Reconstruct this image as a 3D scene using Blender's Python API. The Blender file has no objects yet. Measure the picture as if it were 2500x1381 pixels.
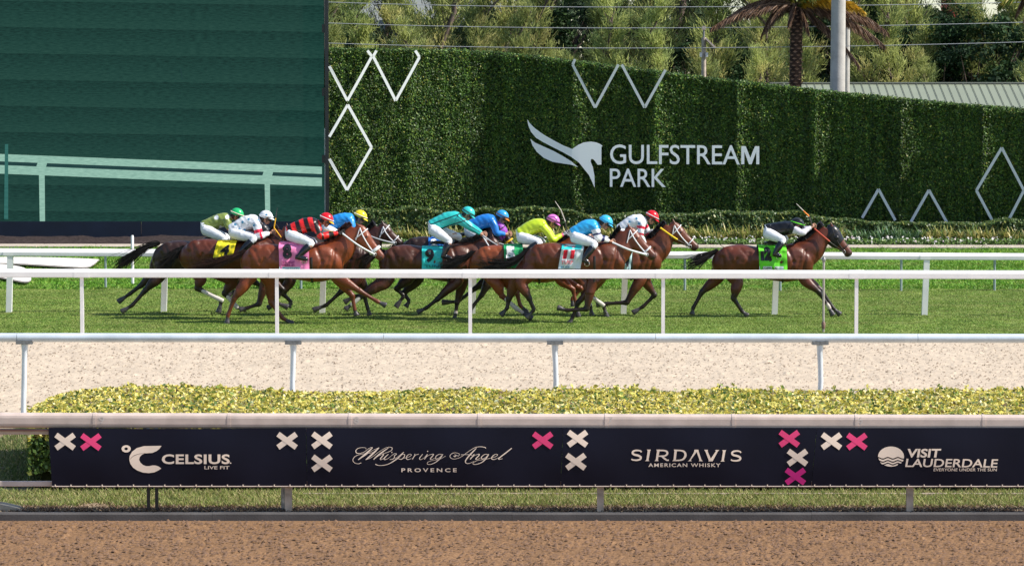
import bpy, bmesh, math, random
import numpy as np
from mathutils import Vector, Matrix, Quaternion
from mathutils.bvhtree import BVHTree

random.seed(7); rng = np.random.default_rng(7)
SC = bpy.context.scene
COL = SC.collection

# ------------------------------------------------------------------ camera, sky, sun, exposure
F = 7620.0; CH = 4.2; PITCH = math.atan((690.5-244.0)/F)
cam = bpy.data.cameras.new('camera'); cam.sensor_width = 36; cam.lens = F*36/2500
cam.clip_start = 1; cam.clip_end = 2000
camo = bpy.data.objects.new('camera', cam); COL.objects.link(camo)
camo.location = (0, 0, CH); camo.rotation_euler = (math.pi/2-PITCH, 0, 0)
SC.camera = camo
SUN_EL = math.radians(44); SUN_AZ = math.radians(101)      # azimuth from +Y towards +X
world = bpy.data.worlds.new('World'); SC.world = world; world.use_nodes = True
wn = world.node_tree; wn.nodes.clear()
sky = wn.nodes.new('ShaderNodeTexSky'); sky.sky_type = 'NISHITA'; sky.sun_disc = False
sky.sun_elevation = SUN_EL; sky.sun_rotation = SUN_AZ; sky.air_density = 1.0; sky.dust_density = 0.6
bg = wn.nodes.new('ShaderNodeBackground'); bg.inputs[1].default_value = 0.125
wo = wn.nodes.new('ShaderNodeOutputWorld')
wn.links.new(sky.outputs[0], bg.inputs[0]); wn.links.new(bg.outputs[0], wo.inputs[0])
sl = bpy.data.lights.new('sun', 'SUN'); sl.energy = 5.0; sl.angle = math.radians(0.53); sl.color = (1.0, 0.935, 0.83)
so = bpy.data.objects.new('sun', sl); COL.objects.link(so)
sdir = Vector((math.sin(SUN_AZ)*math.cos(SUN_EL), math.cos(SUN_AZ)*math.cos(SUN_EL), math.sin(SUN_EL)))
so.location = (30, 0, 40); so.rotation_euler = sdir.to_track_quat('Z', 'Y').to_euler()
SC.view_settings.view_transform = 'Standard'; SC.view_settings.look = 'None'
SC.view_settings.exposure = 0.45; SC.view_settings.gamma = 1
try: SC.view_settings.use_curve_mapping = False
except Exception: pass
SC.cycles.max_bounces = 6; SC.cycles.diffuse_bounces = 3

# ------------------------------------------------------------------ helpers
CP, SP = math.cos(PITCH), math.sin(PITCH)
def W(px, py, Y):
    """world point at depth Y that shows at photo pixel (px, py)"""
    u = (px-1250)/F; v = (690.5-py)/F
    dy = CP+v*SP; dz = -SP+v*CP
    t = Y/dy
    return Vector((u*t, Y, CH+dz*t))
def GY(py):
    """depth of the ground point that shows at pixel row py"""
    v = (690.5-py)/F
    return -CH*(CP+v*SP)/(-SP+v*CP)
def PXM(Y): return F/Y

def meta(o, label=None, cat=None, group=None, kind=None):
    if label: o['label'] = label
    if cat: o['category'] = cat
    if group: o['group'] = group
    if kind: o['kind'] = kind
    return o
def empty(name, loc, label=None, cat=None, group=None):
    o = bpy.data.objects.new(name, None); COL.objects.link(o); o.location = loc
    o.empty_display_size = 0.1
    return meta(o, label, cat, group)
def mesh_np(name, V, Fc, smooth=False):
    """fast mesh from arrays; Fc is (N,k) int array"""
    V = np.asarray(V, dtype=np.float32); Fc = np.asarray(Fc, dtype=np.int32)
    me = bpy.data.meshes.new(name)
    n, k = Fc.shape
    me.vertices.add(len(V)); me.vertices.foreach_set('co', V.ravel())
    me.loops.add(n*k); me.loops.foreach_set('vertex_index', Fc.ravel())
    me.polygons.add(n); me.polygons.foreach_set('loop_start', np.arange(0, n*k, k, dtype=np.int32))
    try: me.polygons.foreach_set('loop_total', np.full(n, k, dtype=np.int32))
    except Exception: pass
    me.update(calc_edges=True)
    if smooth: me.polygons.foreach_set('use_smooth', np.ones(n, dtype=bool))
    return me
def mesh_py(name, V, Fc, smooth=False):
    me = bpy.data.meshes.new(name); me.from_pydata([tuple(v) for v in V], [], Fc); me.update()
    if smooth:
        me.polygons.foreach_set('use_smooth', np.ones(len(me.polygons), dtype=bool))
    return me
def link(name, me, mat=None, parent=None, loc=None, world=True):
    """links me as one object. With world=True the vertices are world coordinates and are shifted
    to be local to the parent (or to loc)."""
    o = bpy.data.objects.new(name, me); COL.objects.link(o)
    if mat is not None:
        me.materials.clear()
        for m in (mat if isinstance(mat, (list, tuple)) else [mat]): me.materials.append(m)
    base = Vector((0, 0, 0))
    if parent is not None:
        p = parent; 
        while p is not None: base = base+p.location; p = p.parent
        o.parent = parent
    elif loc is not None: base = Vector(loc); o.location = loc
    if world and base.length > 0: me.transform(Matrix.Translation(-base))
    return o
def setcol(me, cols, name='Col'):
    """per-vertex colours"""
    a = me.color_attributes.new(name, 'FLOAT_COLOR', 'POINT')
    c = np.ones((len(me.vertices), 4), dtype=np.float32); c[:, :3] = cols
    a.data.foreach_set('color', c.ravel())

class B:
    """small bmesh-free builder of quads and tris"""
    def __init__(s): s.v = []; s.f = []; s.m = []
    def box(s, c, d, rot=0, mi=0):
        cx, cy, cz = c; hx, hy, hz = d[0]/2, d[1]/2, d[2]/2
        n = len(s.v); cr, sr = math.cos(rot), math.sin(rot)
        for z in (-hz, hz):
            for (x, y) in ((-hx, -hy), (hx, -hy), (hx, hy), (-hx, hy)):
                s.v.append((cx+x*cr-y*sr, cy+x*sr+y*cr, cz+z))
        for q in ((0, 3, 2, 1), (4, 5, 6, 7), (0, 1, 5, 4), (1, 2, 6, 5), (2, 3, 7, 6), (3, 0, 4, 7)):
            s.f.append([n+i for i in q]); s.m.append(mi)
        return s
    def tube(s, pts, rad, seg=8, cap=True, mi=0, flat=None):
        """tube through pts, rad scalar or list"""
        pts = [Vector(p) for p in pts]; N = len(pts)
        if not isinstance(rad, (list, tuple, np.ndarray)): rad = [rad]*N
        n0 = len(s.v); ref = None
        for i, p in enumerate(pts):
            t = (pts[min(i+1, N-1)]-pts[max(i-1, 0)])
            if t.length < 1e-9: t = Vector((0, 0, 1))
            t.normalize()
            if ref is None:
                ref = Vector((0, 1, 0)) if abs(t.y) < .9 else Vector((1, 0, 0))
            a = t.cross(ref).normalized(); b = a.cross(t).normalized(); ref = b
            for k in range(seg):
                an = 2*math.pi*k/seg
                s.v.append(tuple(p+a*(rad[i]*math.cos(an))+b*(rad[i]*math.sin(an)*(flat or 1))))
        for i in range(N-1):
            for k in range(seg):
                k2 = (k+1) % seg
                s.f.append([n0+i*seg+k, n0+i*seg+k2, n0+(i+1)*seg+k2, n0+(i+1)*seg+k]); s.m.append(mi)
        if cap:     # caps keep their own vertices so the shading of the wall stays clean
            for r0 in (n0, n0+(N-1)*seg):
                m0 = len(s.v); s.v += [s.v[r0+k] for k in range(seg)]
                s.f.append([m0+k for k in range(seg)]); s.m.append(mi)
        return s
    def profile_x(s, prof, x0, x1, y0=0, z0=0, y1=None, z1=None, mi=0):
        """closed (y,z) profile extruded along x"""
        if y1 is None: y1 = y0
        if z1 is None: z1 = z0
        n = len(s.v); k = len(prof)
        for (x, yy, zz) in ((x0, y0, z0), (x1, y1, z1)):
            for (a, b) in prof: s.v.append((x, yy+a, zz+b))
        for i in range(k):
            j = (i+1) % k
            s.f.append([n+i, n+j, n+k+j, n+k+i]); s.m.append(mi)
        s.f.append([n+i for i in range(k)][::-1]); s.m.append(mi)
        s.f.append([n+k+i for i in range(k)]); s.m.append(mi)
        return s
    def mesh(s, name, smooth=False):
        me = mesh_py(name, s.v, s.f, smooth)
        bm = bmesh.new(); bm.from_mesh(me); bmesh.ops.recalc_face_normals(bm, faces=bm.faces); bm.to_mesh(me); bm.free()
        if smooth:
            for p in me.polygons:
                if len(p.vertices) > 4: p.use_smooth = False
        return me
    def link(s, name, mat, parent=None, loc=None, smooth=False, world=True):
        return link(name, s.mesh(name, smooth), mat, parent, loc, world)

# ---- materials
def M(name, base=(.5, .5, .5), rough=.6, spec=.4, metal=0, attr=None, noise=None, bump=None, var=None,
      coat=0, trans=0, emis=None, ramp=None, sheen=0, orand=0):
    """noise=(scale, amount): multiplies the base by 1 +- amount; bump=(scale, strength[, dist]);
    ramp=[(pos, col), ...] with noise scale"""
    m = bpy.data.materials.new(name); m.use_nodes = True; nt = m.node_tree; N = nt.nodes; L = nt.links
    bs = N['Principled BSDF']
    bs.inputs['Roughness'].default_value = rough; bs.inputs['Metallic'].default_value = metal
    bs.inputs['Specular IOR Level'].default_value = spec
    if coat: bs.inputs['Coat Weight'].default_value = coat; bs.inputs['Coat Roughness'].default_value = .15
    if sheen: bs.inputs['Sheen Weight'].default_value = sheen; bs.inputs['Sheen Roughness'].default_value = .4
    tc = N.new('ShaderNodeTexCoord')
    colsock = None
    if attr:
        a = N.new('ShaderNodeAttribute'); a.attribute_name = attr; colsock = a.outputs['Color']
    if ramp:
        (sc, det), stops = ramp
        mp = N.new('ShaderNodeMapping'); mp.inputs['Scale'].default_value = sc
        L.new(tc.outputs['Object'], mp.inputs[0])
        t = N.new('ShaderNodeTexNoise'); t.inputs['Scale'].default_value = 1; t.inputs['Detail'].default_value = det
        t.inputs['Roughness'].default_value = .65
        L.new(mp.outputs[0], t.inputs['Vector'])
        r = N.new('ShaderNodeValToRGB'); e = r.color_ramp.elements
        while len(e) < len(stops): e.new(.5)
        for i, (p, c) in enumerate(stops): e[i].position = p; e[i].color = (*c, 1)
        L.new(t.outputs[0], r.inputs[0]); colsock = r.outputs[0]
    if noise:
        t = N.new('ShaderNodeTexNoise'); t.inputs['Scale'].default_value = noise[0]; t.inputs['Detail'].default_value = 5
        L.new(tc.outputs['Object'], t.inputs['Vector'])
        mr = N.new('ShaderNodeMapRange'); mr.inputs[1].default_value = .3; mr.inputs[2].default_value = .7
        mr.inputs[3].default_value = 1-noise[1]; mr.inputs[4].default_value = 1+noise[1]
        L.new(t.outputs[0], mr.inputs[0])
        mx = N.new('ShaderNodeMix'); mx.data_type = 'RGBA'; mx.blend_type = 'MULTIPLY'; mx.inputs[0].default_value = 1
        if colsock: L.new(colsock, mx.inputs[6])
        else: mx.inputs[6].default_value = (*base, 1)
        L.new(mr.outputs[0], mx.inputs[7]); colsock = mx.outputs[2]
    if orand:   # each tree has its own tone
        oi = N.new('ShaderNodeObjectInfo'); mr = N.new('ShaderNodeMapRange'); mr.inputs[3].default_value = 1-orand; mr.inputs[4].default_value = 1+orand
        L.new(oi.outputs['Random'], mr.inputs[0]); mx = N.new('ShaderNodeMix'); mx.data_type = 'RGBA'; mx.blend_type = 'MULTIPLY'; mx.inputs[0].default_value = 1
        L.new(colsock, mx.inputs[6]); L.new(mr.outputs[0], mx.inputs[7]); colsock = mx.outputs[2]
    if colsock: L.new(colsock, bs.inputs['Base Color'])
    else: bs.inputs['Base Color'].default_value = (*base, 1)
    if bump:
        t = N.new('ShaderNodeTexNoise'); t.inputs['Scale'].default_value = bump[0]; t.inputs['Detail'].default_value = 4
        L.new(tc.outputs['Object'], t.inputs['Vector'])
        bp = N.new('ShaderNodeBump'); bp.inputs['Strength'].default_value = bump[1]
        bp.inputs['Distance'].default_value = bump[2] if len(bump) > 2 else .01
        L.new(t.outputs[0], bp.inputs['Height']); L.new(bp.outputs[0], bs.inputs['Normal'])
    if trans:   # leaves let light through
        tr = N.new('ShaderNodeBsdfTranslucent'); mixs = N.new('ShaderNodeMixShader'); mixs.inputs[0].default_value = trans
        if colsock: L.new(colsock, tr.inputs[0])
        else: tr.inputs[0].default_value = (*base, 1)
        out = N['Material Output']
        L.new(bs.outputs[0], mixs.inputs[1]); L.new(tr.outputs[0], mixs.inputs[2]); L.new(mixs.outputs[0], out.inputs[0])
    if emis:
        if colsock: L.new(colsock, bs.inputs['Emission Color'])
        else: bs.inputs['Emission Color'].default_value = (*base, 1)
        bs.inputs['Emission Strength'].default_value = emis
    return m

def vnoise(x, y, seed=0):
    """smooth value noise, vectorised"""
    r = np.random.default_rng(seed); T = r.random((256, 256)).astype(np.float32)
    xi = np.floor(x).astype(int); yi = np.floor(y).astype(int); fx = x-xi; fy = y-yi
    fx = fx*fx*(3-2*fx); fy = fy*fy*(3-2*fy)
    a = T[xi & 255, yi & 255]; b = T[(xi+1) & 255, yi & 255]; c = T[xi & 255, (yi+1) & 255]; d = T[(xi+1) & 255, (yi+1) & 255]
    return (a*(1-fx)+b*fx)*(1-fy)+(c*(1-fx)+d*fx)*fy

def grid_sheet(name, x0, x1, y0, y1, dx, dy, zf, mat, **kw):
    nx = int((x1-x0)/dx)+1; ny = int((y1-y0)/dy)+1
    X, Y = np.meshgrid(np.linspace(x0, x1, nx), np.linspace(y0, y1, ny))
    Z = zf(X, Y)
    V = np.stack([X.ravel(), Y.ravel(), Z.ravel()], 1)
    i = np.arange(ny-1)[:, None]*nx+np.arange(nx-1)[None, :]
    i = i.ravel(); Fc = np.stack([i, i+1, i+nx+1, i+nx], 1)
    me = mesh_np(name, V, Fc, smooth=kw.get('smooth', False))
    o = link(name, me, mat)
    return meta(o, kind='structure')

def leaf_quads(P, Nn, size, aspect=1.6, tilt=.7, fold=False):
    """random leaf quads at P facing roughly Nn. returns V, F"""
    n = len(P)
    R = rng.normal(size=(n, 3)); d = Nn+R*tilt; d /= np.linalg.norm(d, axis=1)[:, None]
    a = np.cross(d, rng.normal(size=(n, 3))); a /= np.linalg.norm(a, axis=1)[:, None]+1e-9
    b = np.cross(d, a)
    s = (size*(.65+.7*rng.random(n)))[:, None] if np.isscalar(size) else size[:, None]
    h = a*s*.5*aspect; w = b*s*.5
    V = np.stack([P-h, P+w*.9-h*.1, P+h, P-w*.9-h*.1], 1).reshape(-1, 3)
    Fc = np.arange(4*n).reshape(n, 4)
    return V, Fc
def blades(P, h, w, lean=.35, leanv=None):
    """grass blades: one triangle each"""
    n = len(P); an = rng.random(n)*np.pi*2
    side = np.stack([np.cos(an), np.sin(an), np.zeros(n)], 1)*(w*.5)
    hh = (h*(.5+rng.random(n)))[:, None]
    up = np.zeros((n, 3)); up[:, 2] = 1
    up[:, :2] += rng.normal(size=(n, 2))*lean
    if leanv is not None: up += leanv
    V = np.stack([P-side, P+side, P+up*hh], 1).reshape(-1, 3)
    return V, np.arange(3*n).reshape(n, 3)
def lcol(n, cols, probs, jit=.15, rep=4):
    """per-leaf colours repeated for each vertex"""
    c = np.array(cols)[rng.choice(len(cols), n, p=probs)]
    c = c*(1+rng.normal(size=(n, 1))*jit); c = np.clip(c, .004, .95)
    return np.repeat(c, rep, 0)

def text_mesh(txt, bold=0., shear=0., space=1., extrude=0.):
    cu = bpy.data.curves.new('t', 'FONT'); cu.body = txt; cu.offset = bold; cu.shear = shear
    cu.space_character = space; cu.extrude = extrude; cu.resolution_u = 4; cu.fill_mode = 'FRONT' if not extrude else 'BOTH'
    ob = bpy.data.objects.new('t', cu); COL.objects.link(ob)
    me = bpy.data.meshes.new_from_object(ob.evaluated_get(bpy.context.evaluated_depsgraph_get()))
    bpy.data.objects.remove(ob); bpy.data.curves.remove(cu)
    return me
def me_arrays(me):
    V = np.array([v.co[:] for v in me.vertices]); Fc = [list(p.vertices) for p in me.polygons]
    return V, Fc
def fit_box(V, box):
    """fits V (x,y up) into the pixel box (x0,y0,x1,y1): returns pixel coordinates"""
    mn = V[:, :2].min(0); mx = V[:, :2].max(0)
    x = box[0]+(V[:, 0]-mn[0])/(mx[0]-mn[0])*(box[2]-box[0])
    y = box[3]-(V[:, 1]-mn[1])/(mx[1]-mn[1])*(box[3]-box[1])
    return x, y
def flat_text(name, txt, box, Yf, mat, parent, bold=.02, shear=0, space=1., skew=0):
    me = text_mesh(txt, bold, shear, space); V, Fc = me_arrays(me)
    x, y = fit_box(V, box)
    y = y+(x-box[0])*skew
    co = [W(a, b, Yf(a, b) if callable(Yf) else Yf) for a, b in zip(x, y)]
    return link(name, mesh_py(name, co, Fc), mat, parent)
def poly_prism(pts, Yf, thick):
    """pixel outline -> slab facing the camera; returns V, F (front ngon, sides, back)"""
    n = len(pts)
    fr = [W(x, y, Yf(x, y) if callable(Yf) else Yf) for x, y in pts]
    bk = [p+Vector((0, thick, 0)) for p in fr]
    Fc = [list(range(n)), list(range(n, 2*n))[::-1]]+[[i, (i+1) % n, n+(i+1) % n, n+i] for i in range(n)]
    return fr+bk, Fc
def tri_mesh(name, V, Fc):
    """mesh whose ngons are triangulated properly (concave outlines)"""
    bm = bmesh.new(); vs = [bm.verts.new(v) for v in V]
    for f in Fc:
        try: bm.faces.new([vs[i] for i in f])
        except ValueError: pass
    bm.normal_update()
    bmesh.ops.triangulate(bm, faces=[f for f in bm.faces if len(f.verts) > 4])
    bmesh.ops.recalc_face_normals(bm, faces=bm.faces)
    me = bpy.data.meshes.new(name); bm.to_mesh(me); bm.free(); return me
def spline(pts, n=6):
    """Catmull-Rom through tuples"""
    P = [np.array(p, float) for p in pts]; out = []
    for i in range(len(P)-1):
        p0 = P[max(i-1, 0)]; p1 = P[i]; p2 = P[i+1]; p3 = P[min(i+2, len(P)-1)]
        for k in range(n):
            t = k/n
            out.append(.5*((2*p1)+(-p0+p2)*t+(2*p0-5*p1+4*p2-p3)*t*t+(-p0+3*p1-3*p2+p3)*t**3))
    out.append(P[-1]); return out

# ------------------------------------------------------------------ shared materials
m_white = M('white_paint', (.78, .76, .76), .35, .45, noise=(2.5, .06))
m_galv = M('galvanised', (.70, .76, .82), .33, .5, metal=.22, noise=(3, .12))
m_galvd = M('galvanised_dull', (.25, .25, .25), .5, .5, metal=.5, noise=(30, .3))
m_oldwhite = M('weathered_white', (.58, .47, .42), .45, .4, noise=(6, .12), bump=(40, .2, .002))
m_black = M('black_metal', (.012, .014, .02), .35, .5)
m_post = M('weathered_post', (.42, .35, .29), .55, .3, noise=(9, .3))
# ================================================================== GROUND
def fz(X, Y, sc, amp, seed, oct=3, ax=1., ay=1.):
    z = 0
    for o in range(oct):
        z = z+amp/(1.9**o)*(vnoise(X*sc*ax*2**o+11.3*o, Y*sc*ay*2**o+5.7*o, seed+o)-.5)
    return z
m_base = M('far_ground', (.07, .10, .03), .9, .1, noise=(.2, .3))
g = B(); g.v = [(-900, 20, -.06), (900, 20, -.06), (900, 1500, -.06), (-900, 1500, -.06)]; g.f = [[0, 1, 2, 3]]; g.m = [0]
meta(g.link('ground', m_base), kind='structure')

YK = GY(1270)                                     # foot of the kerb at the near track
# near dirt track
m_dirt = M('brown_dirt', rough=.95, spec=.1, ramp=(((46, 46, 46), 6), [(.30, (.055, .03, .02)), (.39, (.18, .100, .052)), (.62, (.275, .165, .092))]), noise=(1.1, .12), bump=(160, .5, .006))
def zdirt(X, Y):
    z = fz(X, Y, 9, .010, 1, 2)+fz(X, Y, 34, .010, 5, 2)
    cl = vnoise(X*17+3, Y*17, 21)*vnoise(X*31, Y*31, 22)
    z = z+np.clip(cl-.5, 0, 1)*.08
    edge = np.clip((YK-Y)/.35, 0, 1)
    return z*edge-.002
grid_sheet('dirt_track', -6.6, 6.6, 25.5, YK+.02, .013, .022, zdirt, m_dirt, smooth=False)
# loose clods on the dirt and the sand
def clods(name, mat, n, xr, yr, smin, smax, z0=0.):
    P = np.stack([rng.uniform(*xr, n), rng.uniform(*yr, n), np.zeros(n)], 1)
    s = rng.uniform(smin, smax, n)[:, None]
    base = np.array([(-1, -.7, 0), (1, -.8, 0), (.9, .8, 0), (-.8, .9, 0), (0, 0, .9)])
    V = (P[:, None, :]+base[None]*s[:, None]*(.6+.8*rng.random((n, 5, 3)))); V[:, :, 2] += z0
    V = V.reshape(-1, 3); k = np.arange(n)[:, None, None]*5
    Fc = (k+np.array([(0, 1, 4), (1, 2, 4), (2, 3, 4), (3, 0, 4)])[None]).reshape(-1, 3)
    o = link(name, mesh_np(name, V, Fc), mat); return meta(o, kind='stuff')
m_clod = M('clod', (.17, .105, .07), .95, .1, noise=(14, .35))
clods('dirt_clods', m_clod, 14000, (-6.4, 6.4), (26, YK-.12), .006, .021, .012)
# kerb
m_kerb = M('kerb_concrete_shaded', (.085, .08, .08), .85, .2, noise=(3, .22), bump=(60, .4, .006))  # whole stone darkened to stand in for the shaded front face
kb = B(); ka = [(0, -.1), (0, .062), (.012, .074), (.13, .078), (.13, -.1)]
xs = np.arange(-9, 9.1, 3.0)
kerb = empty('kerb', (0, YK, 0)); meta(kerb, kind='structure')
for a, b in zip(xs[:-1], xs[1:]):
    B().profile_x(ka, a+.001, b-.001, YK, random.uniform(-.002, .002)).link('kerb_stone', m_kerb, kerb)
# verge between kerb and hedge
m_verge = M('verge_soil', rough=.95, spec=.1, ramp=(((5, 9, 5), 6), [(.35, (.10, .07, .045)), (.55, (.33, .25, .17)), (.7, (.5, .41, .31))]), bump=(50, .6, .01))
def zverge(X, Y): return .055+fz(X, Y, 6, .03, 31, 3)+.03*np.clip((Y-YK-.5)/1.0, 0, 1)
vg = grid_sheet('verge', -8, 8, YK+.131, 40.05, .06, .04, zverge, m_verge)
m_grass = M('grass_blades', attr='Col', rough=.6, spec=.3, trans=.25)
n = 60000
yy = YK+.56+rng.random(n)*.98
xx = rng.uniform(-5.6, 5.6, n)
keep = (vnoise(xx*3, yy*5, 44) > .25*(.5+np.clip((YK+.75-yy)*4, 0, 3)))
P = np.stack([xx, yy, .055+.03*np.clip((yy-YK-.5), 0, 1)], 1)[keep]
V, Fc = blades(P, .046, .014, .7); me = mesh_np('verge_grass', V, Fc)
setcol(me, lcol(len(P), [(.30, .34, .10), (.19, .26, .06), (.46, .40, .20), (.08, .13, .04)], [.35, .25, .3, .1], rep=3))
meta(link('verge_grass', me, m_grass), kind='stuff')
# white edging line at the foot of the hedge
xe0 = W(735, 0, 32.4).x
for i in range(9):
    a_ = xe0+i*.9; o = B().box((a_+.45, 32.38, .085), (.896, .05, .05)).link('edging_strip', m_oldwhite, None, (a_+.45, 32.38, .06)); meta(o, kind='structure')
# dry roots and leaf litter along the kerb
n = 16000; P = np.stack([rng.uniform(-5.6, 5.6, n), YK+.10+np.abs(rng.normal(size=n))*.24, np.full(n, .072)], 1)
V, Fc = blades(P, .026, .016, 1.3); me = mesh_np('leaf_litter', V, Fc)
setcol(me, lcol(n, [(.14, .08, .05), (.30, .22, .14), (.05, .03, .02), (.40, .32, .22)], [.4, .25, .2, .15], rep=3))
meta(link('leaf_litter', me, m_grass), kind='stuff')
# grass seen at the far left behind the rail
n = 26000; P = np.stack([rng.uniform(-6.2, -4.2, n), rng.uniform(33, 39.5, n), np.full(n, .08)], 1)
V, Fc = blades(P, .05, .02, .6); me = mesh_np('hedge_side_grass', V, Fc)
setcol(me, lcol(n, [(.16, .21, .06), (.10, .15, .04), (.30, .27, .13)], [.4, .3, .3], rep=3))
meta(link('hedge_side_grass', me, m_grass), kind='stuff')

# pale sand track
m_sand = M('pale_sand', rough=.95, spec=.1, ramp=(((34, 40, 34), 6), [(.27, (.31, .24, .18)), (.36, (.47, .385, .295)), (.6, (.55, .46, .36))]), noise=(.9, .07), bump=(90, .5, .01))
def zsand(X, Y):
    z = fz(X, Y, 5, .016, 61, 2)+fz(X, Y, 20, .016, 65, 2)+.006*np.sin(Y*38+2*vnoise(X*.5, Y, 66))
    cl = vnoise(X*9+3, Y*9, 71)*vnoise(X*19, Y*19, 72)
    return z+np.clip(cl-.45, 0, 1)*.08
grid_sheet('sand_track', -12, 12, 40.0, 55.6, .032, .05, zsand, m_sand)
m_clod2 = M('sand_clod', (.26, .20, .15), .95, .1, noise=(14, .3))
clods('sand_clods', m_clod2, 13000, (-11, 11), (41, 55.3), .006, .018, .008)

# turf course
YR1 = 55.2; YR2 = 61.66; YR3 = 69.4
m_turf = M('turf_soil', rough=.9, spec=.1, ramp=(((1.3, .5, 1), 6), [(.35, (.07, .14, .02)), (.5, (.12, .20, .035)), (.66, (.20, .25, .07))]), bump=(30, .6, .02))
def zturf(X, Y): return fz(X, Y, 1.6, .03, 81, 3)
grid_sheet('turf_course', -26, 26, 55.6, 89.2, .16, .16, zturf, m_turf)
def turf_patch(name, xr, yr, n, h, w, cols, pr, patch=None):
    P = np.stack([rng.uniform(*xr, n), rng.uniform(*yr, n), np.zeros(n)], 1)
    P[:, 2] = zturf(P[:, 0], P[:, 1])-.004
    V, Fc = blades(P, h, w, 1.0); me = mesh_np(name, V, Fc)
    c = lcol(n, cols, pr, .09, rep=3)
    tone = .72+.60*vnoise(P[:, 0]*.55, P[:, 1]*.9, 95)*vnoise(P[:, 0]*2.3, P[:, 1]*3.5, 96)+.16*vnoise(P[:, 0]*.2+7, P[:, 1]*2.6, 99)
    yel = np.clip(vnoise(P[:, 0]*1.1+9, P[:, 1]*1.6, 97)*1.7-.75, 0, 1)
    tone = np.repeat(tone, 3)[:, None]; yel = np.repeat(yel, 3)[:, None]
    c = c*tone; c = c*(1-yel*.55)+np.array([(.29, .29, .10)])*yel*.55
    setcol(me, c); return meta(link(name, me, m_grass), kind='stuff')
turf_patch('racing_turf', (-12.2, 12.2), (55.6, 69.3), 400000, .016, .030, [(.235, .32, .062), (.19, .28, .052), (.32, .355, .11), (.10, .155, .035)], [.45, .35, .12, .08])
turf_patch('infield_grass', (-15, 15.5), (69.3, 89.1), 170000, .05, .05, [(.15, .33, .03), (.11, .27, .025), (.24, .37, .05)], [.5, .3, .2])

# sand bunker beyond the turf
def sheet(name, pts, z, mat, kind='structure'):
    V = []
    for (px, py) in pts:
        Yg = GY(py)*(CH-z)/CH; V.append(W(px, py, Yg))
    me = tri_mesh(name, V, [list(range(len(V)))]); return meta(link(name, me, mat), kind=kind)
m_bunk = M('white_sand', (.72, .68, .64), .9, .1, noise=(3, .08), bump=(9, .5, .05))
m_lip = M('bunker_lip', (.30, .28, .24), .9, .1, noise=(4, .2))
def smooth_pts(pts): return [tuple(p) for p in spline(pts+[pts[0]], 5)[:-1]]
for pts in ([(-260, 628), (0, 627), (120, 628), (232, 632), (238, 636), (226, 646), (205, 652), (130, 648), (40, 643), (-120, 640), (-260, 640)],
            [(-260, 645), (-60, 645), (10, 645), (58, 653), (70, 668), (76, 682), (60, 687), (20, 680), (-60, 668), (-260, 668)]):
    c = smooth_pts(pts)
    sheet('bunker_lip', [(x, y+2.6) for x, y in c], .082, m_lip)
    sheet('sand_bunker', c, .095, m_bunk)

# path strip and planting bed
m_strip = M('concrete_strip', (.50, .43, .36), .8, .2, noise=(2, .1))
m_mulch = M('dark_mulch', rough=.95, spec=.1, ramp=(((9, 9, 9), 6), [(.3, (.012, .009, .009)), (.6, (.06, .045, .045))]), bump=(14, .9, .05))
V = [(-30, 89.2, .0), (30, 87.6, .0), (30, 89.0, .03), (-30, 90.6, .03)]
st = B(); nb = 40
path = empty('path', (0, 89, 0)); meta(path, kind='structure')
for i in range(nb):
    t0 = i/nb; t1 = (i+1)/nb-.0006
    x0, x1 = -30+60*t0, -30+60*t1; a0, a1 = 89.1-1.6*t0, 89.1-1.6*t1
    b_ = B(); vs = [(x0, a0, -.05), (x1, a1, -.05), (x1, a1+1.5, -.05), (x0, a0+1.5, -.05), (x0, a0, .05), (x1, a1, .05), (x1, a1+1.5, .05), (x0, a0+1.5, .05)]
    b_.v = vs; b_.f = [[0, 3, 2, 1], [4, 5, 6, 7], [0, 1, 5, 4], [1, 2, 6, 5], [2, 3, 7, 6], [3, 0, 4, 7]]; b_.m = [0]*6
    b_.link('slab', m_strip, path)
grid_sheet('planting_bed', -32, 32, 89.2, 104, .2, .2, lambda X, Y: .03+.05*np.clip(Y-91, 0, 1)+fz(X, Y, 2, .08, 55, 2)-.06*np.clip((91-Y), 0, 1), m_mulch)

# ================================================================== RAILS
def rrect(w, h, r, n=3):
    """rounded rectangle profile (y,z) centred"""
    out = []
    for (cx, cz, a0) in ((w/2-r, h/2-r, 0), (-w/2+r, h/2-r, 90), (-w/2+r, -h/2+r, 180), (w/2-r, -h/2+r, 270)):
        for k in range(n+1):
            a = math.radians(a0+90*k/n); out.append((cx+r*math.cos(a), cz+r*math.sin(a)))
    return out
def line_pts(pa, pb, Ya, Yb, px):
    t = (px-pa)/(pb-pa); return Ya+(Yb-Ya)*t
# --- near advertising rail
YA = YK+.115
fence = empty('advertising_rail', (0, YA, 0), 'weathered white rail fence carrying the dark advertising banners', 'rail fence')
ztl = W(0, 1007, YA).z; ztr = W(2500, 1012, YA).z
def ztop(px): return ztl+(ztr-ztl)*(px/2500)
pr = rrect(.13, .15, .045)
segs = [-260, 232, 560, 855, 1170, 1480, 1790, 2090, 2400, 2760]
for a, b in zip(segs[:-1], segs[1:]):
    xa, xb = W(a, 1000, YA).x, W(b, 1000, YA).x
    o = B().profile_x(pr, xa+.004, xb-.004, YA, ztop(a)-.075, YA, ztop(b)-.075).link('top_rail', m_oldwhite, fence, smooth=False)
for a in segs[1:-1]:
    xa = W(a, 1000, YA).x
    B().profile_x(rrect(.138, .157, .047), xa-.016, xa+.016, YA, ztop(a)-.075).link('joint_sleeve', m_oldwhite, fence)
m_redbrown = M('underside_trim', (.28, .13, .10), .6, .3, noise=(5, .2))
B().box((0, YA+.01, ztop(1250)-.163), (13.6, .11, .014)).link('under_trim', m_redbrown, fence)
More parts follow.
